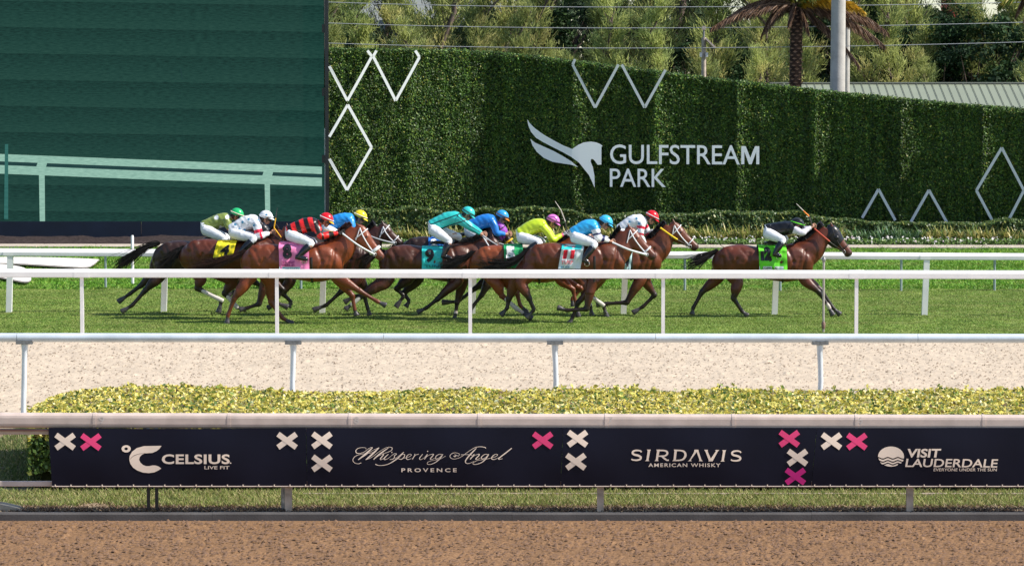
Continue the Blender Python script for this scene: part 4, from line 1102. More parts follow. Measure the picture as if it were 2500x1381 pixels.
# ================================================================== PALMS AND POLES
m_ptrunk = M('palm_trunk', (.060, .036, .026), .85, .2, noise=(5, .4)); m_scar = M('leaf_base', (.32, .20, .14), .8, .2, noise=(7, .4))
m_frd = M('palm_frond', attr='Col', rough=.5, spec=.3, trans=.2)
def palm(px, Y, ptop, pbase, label, fronds, r0=.22):
    x = W(px, 200, Y).x; zt_ = W(0, ptop, Y).z; xt = W(px+3, ptop, Y).x
    root = empty('palm_tree', (x, Y, 0), label, 'palm tree')
    B().tube([(x, Y, -.1), (x-.02, Y, zt_*.4), (x-.01, Y, zt_*.75), (xt, Y, zt_)], [r0*1.2, r0, r0*.92, r0*1.0], 16).link('trunk', m_ptrunk, root, smooth=True)
    # diamond leaf bases in a spiral
    sb = B(); n = int(zt_/.115)
    for i in range(n):
        z = .3+i*.115
        for k in range(6):
            a = 2*math.pi*(k+.5*(i % 2))/6+.05*i; rr = r0*1.02*(1.05 if z < zt_*.4 else 1)
            c = Vector((x+rr*math.cos(a), Y+rr*math.sin(a), z)); ca, sa_ = math.cos(a), math.sin(a)
            n0 = len(sb.v)
            for (s_, u, o_) in ((-.085, 0, 0), (0, -.03, .02), (.085, 0, 0), (0, .045, .055)):
                sb.v.append((c.x-sa_*s_+ca*o_, c.y+ca*s_+sa_*o_, c.z+u))
            sb.f.append([n0, n0+1, n0+2, n0+3]); sb.m.append(0)
    mesc = mesh_py('leaf_scars', sb.v, sb.f); link('leaf_scars', mesc, m_scar, root)['kind'] = 'stuff'
    crown = Vector((xt, Y, zt_))
    for (ex, ey, dy, kind, sag) in fronds:
        tip = W(ex, ey, Y+dy); r = random.Random(int(ex*7+ey))
        mid = crown.lerp(tip, .5)+Vector((0, 0, sag)); P = [Vector(p) for p in spline([tuple(crown), tuple(crown.lerp(mid, .5)+Vector((0, 0, sag*.35))), tuple(mid), tuple(mid.lerp(tip, .55)+Vector((0, 0, sag*.25))), tuple(tip)], 6)]
        V = []; Fc = []; C = []
        b_ = B(); b_.tube(P, [.035*(1-i/len(P))+.008 for i in range(len(P))], 5); V += b_.v; Fc += b_.f; C += [(.16, .09, .05)]*len(b_.v)
        cols_ = {'dead': [(.20, .115, .075), (.32, .20, .13), (.10, .055, .04)], 'gold': [(.62, .36, .03), (.50, .33, .04)], 'green': [(.10, .16, .03), (.30, .26, .05)]}[kind]
        Ltot = (tip-crown).length
        for i in range(2, len(P)*11):
            t = i/(len(P)*11.); j = min(int(t*(len(P)-1)), len(P)-2); p = P[j].lerp(P[j+1], t*(len(P)-1)-j); tg = (P[j+1]-P[j]).normalized()
            for sgn in (1, -1):
                le = (.40*math.sin(math.pi*min(t*.9+.12, 1))+.12)*r.uniform(.6, 1.15)
                dr = (tg*.75+Vector((0, sgn*r.uniform(.1, .6), 0))+Vector((0, 0, r.uniform(-1.0, -.25) if kind == 'dead' else r.uniform(-.6, .5)))+Vector((r.uniform(-.2, .2), 0, 0))).normalized()
                sd = dr.cross(Vector((r.uniform(-1, 1), r.uniform(-1, 1), r.uniform(-1, 1)))).normalized()*.013
                n0 = len(V); V += [tuple(p-sd), tuple(p+sd), tuple(p+dr*le*.6+sd+Vector((0, 0, -.02))), tuple(p+dr*le+Vector((0, 0, -.09)))]
                Fc.append([n0, n0+1, n0+2, n0+3]); c = r.choice(cols_); k = r.uniform(.7, 1.25); C += [tuple(v*k for v in c)]*4
        me = mesh_py('frond', V, Fc); setcol(me, np.array(C)); link('frond', me, m_frd, root)
    return root
palm(1943, 106, 18, 205, 'palm with a scaly brown trunk and drooping dead fronds above the green wall', [
    (1735, 70, -.6, 'dead', .35), (1756, 62, .5, 'dead', .5), (1870, 72, -.5, 'dead', .35), (1858, 88, .4, 'dead', .6), (2098, 160, -.4, 'dead', .25), (2160, 112, -.7, 'dead', .35), (2170, 82, .6, 'dead', .45), (2140, 68, .3, 'dead', .3),
    (2120, 98, .9, 'dead', .5), (1975, 78, -.9, 'dead', .2), (1925, 60, -.9, 'dead', .25), (2110, 30, -.5, 'gold', .3), (2035, 14, -.6, 'gold', .3), (1800, -60, 0, 'green', .6), (1880, -120, .4, 'green', .4), (2020, -110, -.3, 'green', .5), (2110, -50, .2, 'green', .6), (1850, -30, -.6, 'green', .5), (2060, 5, .8, 'gold', .5), (1990, -10, -1.2, 'green', .3)])
palm(2536, 100, -16, 205, 'palm whose frond tips just enter the picture at the upper right corner', [
    (2440, 18, -.4, 'green', .25), (2455, 0, .4, 'gold', .3), (2480, 35, .6, 'dead', .35), (2500, 45, -.6, 'dead', .35), (2620, 40, 0, 'dead', .4), (2600, -60, .4, 'green', .4), (2470, -90, .2, 'green', .4), (2545, -120, -.2, 'green', .2)], .2)
m_cpole = M('concrete_pole', (.46, .44, .41), .8, .2, noise=(3, .16), bump=(25, .4, .01))
def pole(px, Y, rb_, rt, h, label, lean=0.):
    x = W(px, 210, Y).x
    o = B().tube([(x, Y, -.1), (x+lean*.5, Y, h*.5), (x+lean, Y, h)], [rb_, (rb_+rt)/2, rt], 20).link('concrete_pole', m_cpole, None, (x, Y, 0), smooth=True)
    meta(o, label, 'utility pole')
pole(2044, 104, .275, .20, 15, 'thick pale concrete pole rising just right of the palm trunk', .05)
pole(2066, 109, .125, .11, 15, 'thinner concrete pole close behind the right edge of the thick one')
# small pole with camera and solar panel
YP = 112; x = W(1718, 180, YP).x; zt_ = W(0, 70, YP).z
pl = empty('camera_pole', (x, YP, 0), 'slim wooden pole carrying a tilted solar panel and small boxes', 'pole')
B().tube([(x, YP, 0), (x, YP, W(0, 92, YP).z)], .085, 10).link('shaft', m_post, pl, smooth=True)
B().tube([(x, YP, W(0, 92, YP).z), (x, YP, zt_)], .035, 8).link('mast', m_galvd, pl, smooth=True)
B().box((x, YP, zt_+.02), (.14, .14, .14)).link('camera_box', m_post, pl)
a = W(1722, 97, YP); b = W(1744, 119, YP)
b_ = B(); b_.v = [(a.x, YP-.35, a.z), (b.x, YP-.35, b.z), (b.x, YP+.35, b.z), (a.x, YP+.35, a.z)]; b_.v += [(p[0]+.03, p[1], p[2]+.05) for p in b_.v]
b_.f = [[0, 1, 2, 3], [4, 7, 6, 5], [0, 4, 5, 1], [1, 5, 6, 2], [2, 6, 7, 3], [3, 7, 4, 0]]; b_.m = [0]*6; b_.link('solar_panel', m_oldwhite, pl)
B().tube([(x, YP, W(0, 117, YP).z), (b.x, YP, b.z)], .02, 6).link('bracket', m_galvd, pl)
for s_ in (-1, 1):
    p = W(1718+s_*7, 134, YP); B().box((p.x, YP-.1, p.z), (.09, .12, .16)).link('signal_box', m_white, pl)
# three overhead wires
m_wire = M('wire', (.45, .47, .48), .4, .5, metal=.3)
for k, (ya, ym, yb_) in enumerate(((4, 18, 6), (55, 69, 55), (104, 118, 103))):
    pts = [W(px, ym+(ya-ym)*((px-1500)/750.)**2 if px < 1500 else ym+(yb_-ym)*((px-1500)/1000.)**2, 107) for px in range(300, 3001, 90)]
    o = B().tube(pts, .013, 5, cap=False).link('overhead_wire', m_wire, None, pts[13])
    meta(o, ['topmost of the three overhead wires crossing in front of the trees', 'middle one of the three overhead wires crossing the trees', 'lowest overhead wire, passing just above the green wall'][k], 'wire')
# ================================================================== HORSES AND RIDERS
def loft(V, Fc, rings, seg=14, p=2.0):
    """rings: (centre, in-plane half, depth half[, tangent][, egg]); closed volume appended to V, Fc.
    The in-plane axis lies in the vertical plane of travel, the depth axis points across."""
    n0 = len(V); N = len(rings)
    C = [np.array(r[0], float) for r in rings]
    for i, r in enumerate(rings):
        t = r[3] if len(r) > 3 and r[3] is not None else C[min(i+1, N-1)]-C[max(i-1, 0)]
        t = np.array(t, float); t /= np.linalg.norm(t)+1e-9
        ya = np.array([0, 1., 0]); e1 = np.cross(ya, t)
        if np.linalg.norm(e1) < .2: e1 = np.cross(np.array([1., 0, 0]), t)
        e1 /= np.linalg.norm(e1); e2 = np.cross(t, e1)
        egg = r[4] if len(r) > 4 else 0.
        for k in range(seg):
            a = 2*math.pi*k/seg; c, s = math.cos(a), math.sin(a)
            # egg > 0 narrows the side that e1 points to
            w = r[2]*(1-egg*c)
            V.append(C[i]+e1*(r[1]*c)+e2*(w*math.copysign(abs(s)**(2/p), s)))
    for i in range(N-1):
        for k in range(seg):
            k2 = (k+1) % seg; Fc.append([n0+i*seg+k, n0+i*seg+k2, n0+(i+1)*seg+k2, n0+(i+1)*seg+k])
    Fc.append([n0+k for k in range(seg)][::-1]); Fc.append([n0+(N-1)*seg+k for k in range(seg)])
def resample(rings, n=4):
    """smooth rings: each (x, y, z, a, w)"""
    return [((p[0], p[1], p[2]), max(p[3], .004), max(p[4], .004)) for p in spline(rings, n)]
def ellipsoid(V, Fc, c, r, rot=0., nu=14, nv=9):
    n0 = len(V); cr, sr = math.cos(rot), math.sin(rot)
    for j in range(1, nv):
        ph = math.pi*j/nv
        for i in range(nu):
            th = 2*math.pi*i/nu; x = r[0]*math.cos(ph); y = r[1]*math.sin(ph)*math.cos(th); z = r[2]*math.sin(ph)*math.sin(th)
            V.append(np.array([c[0]+x*cr-z*sr, c[1]+y, c[2]+x*sr+z*cr]))
    a = len(V); V.append(np.array([c[0]+r[0]*cr, c[1], c[2]+r[0]*sr])); b = len(V); V.append(np.array([c[0]-r[0]*cr, c[1], c[2]-r[0]*sr]))
    for j in range(nv-2):
        for i in range(nu):
            i2 = (i+1) % nu; Fc.append([n0+j*nu+i, n0+j*nu+i2, n0+(j+1)*nu+i2, n0+(j+1)*nu+i])
    for i in range(nu):
        i2 = (i+1) % nu; Fc.append([a, n0+i2, n0+i]); Fc.append([b, n0+(nv-2)*nu+i, n0+(nv-2)*nu+i2])
def remesh(V, Fc, vox, smooth=3, sub=0):
    """union of closed volumes as one continuous skin"""
    me = mesh_py('tmp', V, Fc); bm = bmesh.new(); bm.from_mesh(me); bmesh.ops.recalc_face_normals(bm, faces=bm.faces); bm.to_mesh(me); bm.free()
    o = bpy.data.objects.new('tmp', me); COL.objects.link(o)
    md = o.modifiers.new('r', 'REMESH'); md.mode = 'VOXEL'; md.voxel_size = vox; md.use_smooth_shade = True
    if smooth:
        ms = o.modifiers.new('s', 'SMOOTH'); ms.iterations = smooth; ms.factor = .5
    out = bpy.data.meshes.new_from_object(o.evaluated_get(bpy.context.evaluated_depsgraph_get()))
    bpy.data.objects.remove(o); bpy.data.meshes.remove(me); return out
def vco(me):
    a = np.empty(len(me.vertices)*3, np.float32); me.vertices.foreach_get('co', a); return a.reshape(-1, 3).astype(float)
def vno(me):
    a = np.empty(len(me.vertices)*3, np.float32); me.vertices.foreach_get('normal', a); return a.reshape(-1, 3).astype(float)
def setvco(me, A): me.vertices.foreach_set('co', A.astype(np.float32).ravel()); me.update()
def segd(P, a, b):
    a = np.array(a, float); b = np.array(b, float); ab = b-a; t = np.clip(((P-a)@ab)/(ab@ab+1e-9), 0, 1)
    return np.linalg.norm(P-(a+t[:, None]*ab), axis=1), t
def bvh_of(mes):
    V = []; Fc = []
    for me in mes:
        n = len(V); V += [v.co.copy() for v in me.vertices]; Fc += [[n+i for i in p.vertices] for p in me.polygons]
    return BVHTree.FromPolygons(V, Fc)
def onsurf(bvh, p, dy=.012, dflt=None):
    """moves p (world) onto the side of the body that faces the near rail"""
    h = bvh.ray_cast(Vector((p[0], p[1]-2.5, p[2])), Vector((0, 1, 0)))
    if h[0] is None: return Vector((p[0], dflt if dflt is not None else p[1]-.1, p[2])), False
    return Vector((p[0], h[0].y-dy, p[2])), True

def coat_mat(name, gloss=.40):
    m = M(name, attr='Col', rough=gloss, spec=.42, noise=(5, .22), bump=(16, .25, .02), sheen=.0)
    return m
m_coat = coat_mat('horse_coat')
m_hair = M('horse_hair', attr='Col', rough=.45, spec=.4)
m_strapw = M('white_strap', (.72, .73, .76), .5, .3); m_leather = M('dark_leather', (.02, .016, .014), .35, .5)
m_metal = M('bit_steel', (.6, .6, .62), .25, .5, metal=.9); m_eye = M('horse_eye', (.006, .004, .004), .08, .8)
m_fleece = M('white_fleece', (.74, .76, .78), .9, .1, bump=(90, .8, .01)); m_bandage = M('pale_bandage', (.60, .56, .52), .8, .2, noise=(12, .12))
def flat(name, c, r=.5, **k): return M(name, c, r, .35, **k)

def strands(name, path, n, w0, w1, seed, mat, parent, col, rootspread, tipspread, thick=.006, wave=.03, lens=(.75, 1.05)):
    r = np.random.default_rng(seed); P = [np.array(p) for p in spline(path, 5)]; V = []; Fc = []; C = []
    for k in range(n):
        le = r.uniform(*lens); m = max(3, int(len(P)*min(le, 1))); o0 = r.normal(size=3)*rootspread; o1 = r.normal(size=3)*tipspread; ph = r.random()*6
        pts = []
        for i in range(m):
            t = i/(len(P)-1); pts.append(P[i]+o0*(1-t)+o1*t**1.2+np.array([0, 0, wave*math.sin(ph+t*5)*t]))
        n0 = len(V)
        for i, p in enumerate(pts):
            t = i/(m-1); tg = pts[min(i+1, m-1)]-pts[max(i-1, 0)]; tg /= np.linalg.norm(tg)+1e-9
            a = np.cross(tg, [0, 1., 0]); a /= np.linalg.norm(a)+1e-9; b = np.array([0, 1., 0]); th = thick*(1-.8*t)+.0012
            for q in (a*th, -a*th*.5+b*th, -a*th*.5-b*th): V.append(p+q)
        for i in range(m-1):
            for q in range(3):
                q2 = (q+1) % 3; Fc.append([n0+3*i+q, n0+3*i+q2, n0+3*i+3+q2, n0+3*i+3+q])
        c = np.array(col)*(.6+.8*r.random()); C += [c]*(3*m)
    me = mesh_py(name, V, Fc, True); setcol(me, np.array(C)); return link(name, me, mat, parent)

def make_horse(sp):
    Yh = sp['Y']; k = PXM(Yh)/125.; L = sp['xc']-sp['x0']; yc = sp['yc']; tilt = sp.get('tilt', 0.)
    def T(t, dy): return (sp['x0']+t*L, yc+dy*k+tilt*t)
    wp = lambda x, y, off=0.: W(x, y, Yh+off)
    V = []; Fc = []
    prof = [(.0, 38, 52, .07), (.03, 22, 66, .15), (.10, 9, 76, .23), (.20, 1, 80, .275), (.32, 0, 79, .285), (.45, 5, 80, .29), (.58, 6, 86, .295), (.70, 1, 90, .29), (.80, -3, 89, .265), (.88, 2, 84, .24), (.95, 14, 74, .20), (1., 30, 62, .11)]
    rings = []
    for t, a, b, w in prof:
        x, y0 = T(t, a); _, y1 = T(t, b); c = wp(x, (y0+y1)/2); h = (y1-y0)/2/PXM(Yh)
        rings.append((c.x, c.y, c.z, h, w))
    rr = []
    for p in spline(rings, 3): rr.append(((p[0], p[1], p[2]), p[3], p[4], (1, 0, 0), .14))
    loft(V, Fc, rr, 22, 2.25)
    # neck and head
    poll = np.array(sp['poll'], float); nose = np.array(sp['nose'], float); d = nose-poll; HL = np.linalg.norm(d); d /= HL; pj = np.array([-d[1], d[0]])
    pc = poll+pj*13*k
    nb = np.array(T(.84, 34)); nb2 = np.array(T(.93, 30))
    nk = [(nb, 40, .19), (nb2*.72+pc*.28, 31, .15), (nb2*.38+pc*.62+np.array([0, -2*k]), 23, .105), (nb2*.12+pc*.88, 19, .085), (pc+pj*1*k, 17, .078)]
    loft(V, Fc, resample([(*wp(*c), a*k/PXM(Yh)*1., w) for c, a, w in nk], 5), 16)
    hd = [(-.04, 5, 12, .06), (.07, 0, 18.5, .092), (.22, 2, 20.5, .098), (.38, 2, 19, .094), (.52, 0, 15, .072), (.68, -2.5, 11.5, .060), (.82, -3, 10.5, .060), (.93, -2.5, 10.5, .058), (1.0, -2, 6, .035)]
    hr = []
    for s, sh, a, w in hd:
        c = poll+d*HL*s+pj*(13+sh)*k; q = wp(*c); hr.append((q.x, q.y, q.z, a/125., w))
    loft(V, Fc, resample(hr, 4), 16)
    # ears
    for sy in (-1, 1):
        e0 = poll+pj*3*k+d*2*k; ed = sp.get('ear', (-.2, -1)); ed = np.array(ed)/np.linalg.norm(ed)
        pts = [(e0, .026), (e0+ed*6*k, .028), (e0+ed*12*k, .020), (e0+ed*17*k, .006)]
        loft(V, Fc, [(wp(*c, sy*.045), a, a*.75) for c, a in pts], 8)
    # legs
    hoofs = []; uppers = []; low = []; joints = []
    def leg(j, off, hind):
        P = [np.array(q, float) for q in j]
        if hind: R = [(.19, .13), (.13, .095), (.060, .048), (.037, .033), (.033, .031)]
        else: R = [(.13, .085), (.085, .062), (.050, .046), (.036, .033), (.032, .03)]
        st = []
        o = lambda i: off*[.62, .85, 1, 1, 1][min(i, 4)]
        if hind: # hip, stifle, hock, fetlock, toe
            hip, stf, hk, ft, toe = P
            st += [(*wp(*hip, o(0)), .20, .115), (*wp(*(hip*.4+stf*.6), o(0)), .17, .12), (*wp(*stf, o(1)), .125, .095), (*wp(*(stf*.45+hk*.55), o(2)), .098, .072), (*wp(*(stf*.12+hk*.88), o(2)), .062, .050), (*wp(*hk, o(2)), .064, .050),
                   (*wp(*(hk*.72+ft*.28), o(3)), .045, .037), (*wp(*(hk*.25+ft*.75), o(3)), .040, .034), (*wp(*ft, o(3)), .046, .040)]
            uppers.append((wp(*stf, o(1)), wp(*hk, o(2)))); low.append((wp(*hk, o(2)), wp(*ft, o(3)), wp(*toe, o(4)))); hk_ = wp(*hk, o(2))
        else:    # shoulder/elbow, (elbow), knee, fetlock, toe
            el, kn, ft, toe = P
            sh = np.array(T(.86, 52))
            st += [(*wp(*sh, o(0)), .15, .09), (*wp(*(sh*.45+el*.55), o(0)), .125, .085), (*wp(*el, o(1)), .118, .088), (*wp(*(el*.5+kn*.5), o(2)), .084, .066), (*wp(*(el*.12+kn*.88), o(2)), .058, .050), (*wp(*kn, o(2)), .060, .052),
                   (*wp(*(kn*.75+ft*.25), o(3)), .042, .037), (*wp(*(kn*.25+ft*.75), o(3)), .038, .034), (*wp(*ft, o(3)), .046, .040)]
            uppers.append((wp(*el, o(1)), wp(*kn, o(2)))); low.append((wp(*kn, o(2)), wp(*ft, o(3)), wp(*toe, o(4))))
        loft(V, Fc, resample(st, 3), 12)
        f3 = wp(*ft, o(4)); t3 = wp(*toe, o(4)); dv = (t3-f3); ln = dv.length
        mid = f3+dv*.5; hb = f3+dv*1.0
        loft(V, Fc, [(tuple(f3), .043, .038), (tuple(f3+dv*.3), .036, .033), (tuple(mid), .040, .036), (tuple(f3+dv*.58), .048, .043), (tuple(hb), .064, .054)], 12)
        hoofs.append((f3+dv*.60, hb))
        joints.append(P)
    hy = .15
    for i, j in enumerate(sp['hind']): leg(j, (-hy, hy)[i], True)
    for i, j in enumerate(sp['fore']): leg(j, (-hy*.85, hy*.85)[i], False)
    # muscle masses standing proud of the barrel
    for (t, dy, rx, ry, rz, rot, off) in ((.17, 34, .20, .10, .25, -.3, .155), (.84, 44, .13, .08, .26, .35, .145), (.78, 66, .15, .07, .11, .5, .165), (.30, 62, .13, .07, .12, -.6, .155)):
        for sy in (-1, 1):
            x, y = T(t, dy); c = wp(x, y, sy*off); ellipsoid(V, Fc, c, (rx*k, ry, rz*k), -rot)
    # brow and nostril
    q = poll+d*HL*.30+pj*5*k
    for sy in (-1, 1): ellipsoid(V, Fc, wp(*q, sy*.07), (.035, .025, .028), 0)
    me = remesh(V, Fc, .0165, 3)
    P = vco(me); Nn = vno(me)
    # grooves between muscles (shallow, both sides)
    G = [((.74, 4), (.80, 40), .022, .034), ((.80, 40), (.74, 84), .022, .034), ((.92, 14), (.90, 60), .018, .03), ((.87, 30), (.83, 62), .008, .02), ((.93, 30), (.88, 74), .008, .02), ((.36, 20), (.33, 60), .024, .045), ((.10, 30), (.12, 74), .020, .030),
         ((.24, 34), (.18, 80), .022, .030), ((.40, 55), (.34, 82), .020, .04), ((.14, 14), (.20, 44), .014, .04), ((.28, 8), (.36, 34), .010, .03), ((.47, 62), (.66, 76), .006, .03)]
    G += [((.50+.05*i, 24), (.47+.055*i, 72), .0035, .012) for i in range(3)]
    disp = np.zeros(len(P))
    for a, b, dp, sg in G:
        pa, pb = wp(*T(*a)), wp(*T(*b)); Q = P.copy(); Q[:, 1] = Yh; dd, _ = segd(Q, pa, pb); disp -= dp*np.exp(-(dd/sg)**2)
    side = np.clip(np.abs(P[:, 1]-Yh)/.12, 0, 1)
    hn1 = P[:, 0]*6+P[:, 2]*3; disp += .022*(vnoise(P[:, 0]*7+P[:, 2]*3, P[:, 2]*7, sp['seed'])-.5)*side
    bodym = (P[:, 0] > wp(*T(0, 0)).x-.05) & (P[:, 0] < wp(*T(1, 0)).x+.1) & (P[:, 2] > wp(*T(.5, 100)).z-.15)
    P = P+Nn*(disp*side*bodym)[:, None]; setvco(me, P)
    # coat colours
    coat = np.array(sp['coat'], float)*np.array([.76, .52, .42]); blk = np.array(sp.get('points', (.012, .009, .009)), float)
    C = np.tile(coat, (len(P), 1))*(1+.30*(vnoise(P[:, 0]*3+9, P[:, 2]*3, sp['seed']+4)-.5))[:, None]
    for (a, b) in uppers:
        d1, t1 = segd(P, a, b); w1 = np.clip(1-(d1-.07)/.07, 0, 1)*np.clip((t1-.25)/.7, 0, 1); C = C*(1-w1[:, None]*sp.get('blackleg', .92))+blk*w1[:, None]*sp.get('blackleg', .92)
    for (a, b, c) in low:
        d1, t1 = segd(P, a, b); d2, t2 = segd(P, b, c)
        w1 = np.clip(1-(d1-.05)/.05, 0, 1)*np.clip(.35+t1*3, 0, 1); w1 = np.maximum(w1, np.clip(1-(d2-.06)/.04, 0, 1))
        C = C*(1-w1[:, None]*sp.get('blackleg', .92))+blk*w1[:, None]*sp.get('blackleg', .92)
    for li in sp.get('socks', []):
        a, b, c = low[li]; d2, t2 = segd(P, b, c); d1, t1 = segd(P, a, b)
        w = np.maximum(np.clip(1-(d2-.05)/.03, 0, 1), np.clip(1-(d1-.05)/.03, 0, 1)*np.clip((t1-.72)*8, 0, 1)); C = C*(1-w[:, None])+np.array((.55, .47, .42))*w[:, None]
    for a, b in hoofs:
        dd, t = segd(P, a, b); w = (dd < .075).astype(float)[:, None]; C = C*(1-w)+np.array((.055, .05, .055))*w
    mz = wp(*(poll+d*HL*.98+pj*12*k)); dd = np.linalg.norm(P-np.array(mz), axis=1); w = np.clip(1-(dd-.05)/.10, 0, 1)[:, None]*.8; C = C*(1-w)+blk*1.6*w
    if sp.get('star'):
        q = wp(*(poll+d*HL*.3), 0); dd = np.linalg.norm(P-np.array(q), axis=1); w = (dd < .06)[:, None]*1.; C = C*(1-w)+.6*w
    setcol(me, np.clip(C, .003, 1))
    base = W((sp['x0']+sp['xc'])/2, 600, Yh); root = empty('racehorse', (base.x, Yh, 0), sp['label'], 'horse', 'racehorses galloping in the race')
    body = link('body', me, m_coat, root, world=False); 
    bv = bvh_of([me])
    # re-centre body
    me.transform(Matrix.Translation(-root.location))
    # eyes and nostril
    for sy in (-1, 1):
        q = poll+d*HL*.30+pj*7*k; eb = B(); Ve, Fe = [], []; ellipsoid(Ve, Fe, wp(*q, sy*.088), (.020, .014, .017)); link('eye', mesh_py('eye', Ve, Fe, True), m_eye, root)
    q = poll+d*HL*.93+pj*9*k; pn, _ = onsurf(bv, wp(*q), -.004); Ve, Fe = [], []; ellipsoid(Ve, Fe, pn, (.020, .008, .014), -.8); link('nostril', mesh_py('nostril', Ve, Fe, True), m_eye, root)
    # tail and mane
    tp = [wp(x, y) for x, y in sp['tail']]
    strands('tail', [tuple(p) for p in tp], 170, 0, 0, sp['seed'], m_hair, root, sp.get('tailcol', (.013, .010, .009)), .018, .085, .0075, .05)
    crest = [nb2*(1-s)+pc*s+np.array([0, 0]) for s in np.linspace(0.02, .98, 16)]
    mv = []; r = np.random.default_rng(sp['seed']+1); V2 = []; F2 = []; C2 = []
    nd = (pc-nb2)/np.linalg.norm(pc-nb2); up = np.array([nd[1], -nd[0]])
    if up[1] > 0: up = -up
    for i in range(300):
        s = r.random(); hw = np.interp(s, [0, .4, .75, 1], [34, 28, 21, 16])*k
        c = nb2*(1-s)+pc*s+up*hw*(.90+.12*r.random()); q0 = np.array(wp(*c, r.normal()*.012)); ln = r.uniform(.14, .30); bd = np.array([-nd[0]*.9, 0, .55+.4*r.random()]); sidey = r.uniform(-.05, .05)
        n0 = len(V2); pts = [q0, q0+np.array([bd[0]*ln*.4, sidey*.4, bd[2]*ln*.35]), q0+np.array([bd[0]*ln, sidey, bd[2]*ln*.45+nd[1]*ln*.6])]
        for t_, p in enumerate(pts):
            th = (.016, .013, .003)[t_]
            for q in ((0, -th, 0), (th*.6, th, th), (-th*.6, th*.2, -th)): V2.append(p+np.array(q))
        for t_ in range(2):
            for q in range(3): F2.append([n0+3*t_+q, n0+3*t_+(q+1) % 3, n0+3*t_+3+(q+1) % 3, n0+3*t_+3+q])
        C2 += [np.array(sp.get('manecol', (.011, .008, .007)))*(.5+r.random())]*9
    mm = mesh_py('mane', V2, F2, True); setcol(mm, np.array(C2)); link('mane', mm, m_hair, root)
    # bandages
    for li, up_, mt in sp.get('bandage', []):
        a, b, c = low[li]; dv = b-a
        Vb, Fb = [], []; loft(Vb, Fb, [(tuple(a+dv*.12), .038, .036), (tuple(a+dv*.2), .042, .040), (tuple(a+dv*.5), .040, .038), (tuple(a+dv*.85), .044, .041), (tuple(b+dv*.02), .046, .043), (tuple(b+dv*.07), .040, .038)], 12)
        link('bandage', mesh_py('bandage', Vb, Fb, True), mt, root)
    # bridle
    def strap(pts, rad, mat, name='strap', parent=root, flatn=.5, surf=True, dy=.006):
        P_ = []
        for x, y in pts:
            q, ok = onsurf(bv, wp(x, y), dy, Yh-.09); P_.append(tuple(q) if surf else tuple(wp(x, y, -.1)))
        P_ = [tuple(p) for p in spline(P_, 3)]
        return B().tube(P_, rad, 6).link(name, mat, parent, smooth=True)
    hp = lambda s, u: poll+d*HL*s+pj*(13+u)*k
    bc = sp.get('bridle', m_strapw); brd = B()
    bridle = None
    def ringstrap(s, mat, rad, name, sc=1.06):
        i = int(np.interp(s, [x[0] for x in hd], range(len(hd)))); sh = np.interp(s, [x[0] for x in hd], [x[1] for x in hd]); a = np.interp(s, [x[0] for x in hd], [x[2] for x in hd])*k/PXM(Yh)*sc; w = np.interp(s, [x[0] for x in hd], [x[3] for x in hd])*sc+.004
        c = wp(*hp(s, sh)); dvv = Vector((d[0], 0, -d[1])); e1 = Vector((0, 1, 0)).cross(dvv).normalized()
        pts = [tuple(c+e1*(a*math.cos(t_))+Vector((0, w*math.sin(t_), 0))) for t_ in np.linspace(0, 2*math.pi, 21)]
        return B().tube(pts, rad, 6, cap=False).link(name, mat, bridle or root, smooth=True)
    if sp.get('bridle_on', True):
        bridle = strap([hp(.02, -8), hp(.22, -2), hp(.5, 2), hp(.74, 3)], .012, bc, 'bridle')
        strap([hp(.02, -8), hp(.12, 6), hp(.2, 18)], .009, bc, 'throat_strap', bridle)
        ringstrap(.16, bc, .011, 'brow_band'); ringstrap(.70, sp.get('nose_mat', bc), sp.get('nose_r', .012), 'nose_band')
        q, _ = onsurf(bv, wp(*hp(.78, 4)), .012, Yh-.06)
        B().tube([tuple(q+Vector((.032*math.cos(t_), 0, .032*math.sin(t_)))) for t_ in np.linspace(0, 2*math.pi, 13)], .006, 5, cap=False).link('bit_ring', m_metal, bridle, smooth=True)
    if sp.get('hood'):      # racing hood with eye cup
        mt, cup = sp['hood']; Vh, Fh = [], []
        hr2 = [(p[0], p[1], p[2], p[3]+.007, p[4]+.008) for p in spline(hr[:5], 4)]
        loft(Vh, Fh, [((p[0], p[1], p[2]), p[3], p[4]) for p in hr2], 18); hood = link('hood', mesh_py('hood', Vh, Fh, True), mt, root)
        q = wp(*hp(.32, -3), -.098); Vc, Fc2 = [], []; ellipsoid(Vc, Fc2, q, (.05, .03, .045)); link('eye_cup', mesh_py('eye_cup', Vc, Fc2, True), cup, hood)
    # reins from bit to the hand
    if sp.get('rein'):
        q = wp(*hp(.78, 4)); hx, hyy = sp['rein'][0]; rm = sp['rein'][1]
        for sy in (-1, 1):
            a = Vector((q.x, Yh+sy*.065, q.z)); b = wp(hx, hyy, sy*.10); m = a.lerp(b, .5)+Vector((0, sy*.09, -.02))
            RP = [tuple(p) for p in spline([tuple(a), tuple(m), tuple(b)], 8)]; fr = sp['rein'][3] if len(sp['rein']) > 3 else 1.; cut = int((1-fr)*(len(RP)-1)); rw = sp['rein'][2] if len(sp['rein']) > 2 else .010
            ro = B().tube(RP[cut:], rw, 6).link('rein', rm, root, smooth=True)
            if cut > 0: B().tube(RP[:cut+1], .007, 5).link('rein_end', m_leather, ro, smooth=True)
    # saddle, girth, number cloth
    cx0, cy0, cx1, cy1 = sp['cloth_box']; shear = sp.get('cloth_shear', 0)
    def cpos(u, v): return (cx0+(cx1-cx0)*u+shear*(v), cy0+(cy1-cy0)*v)
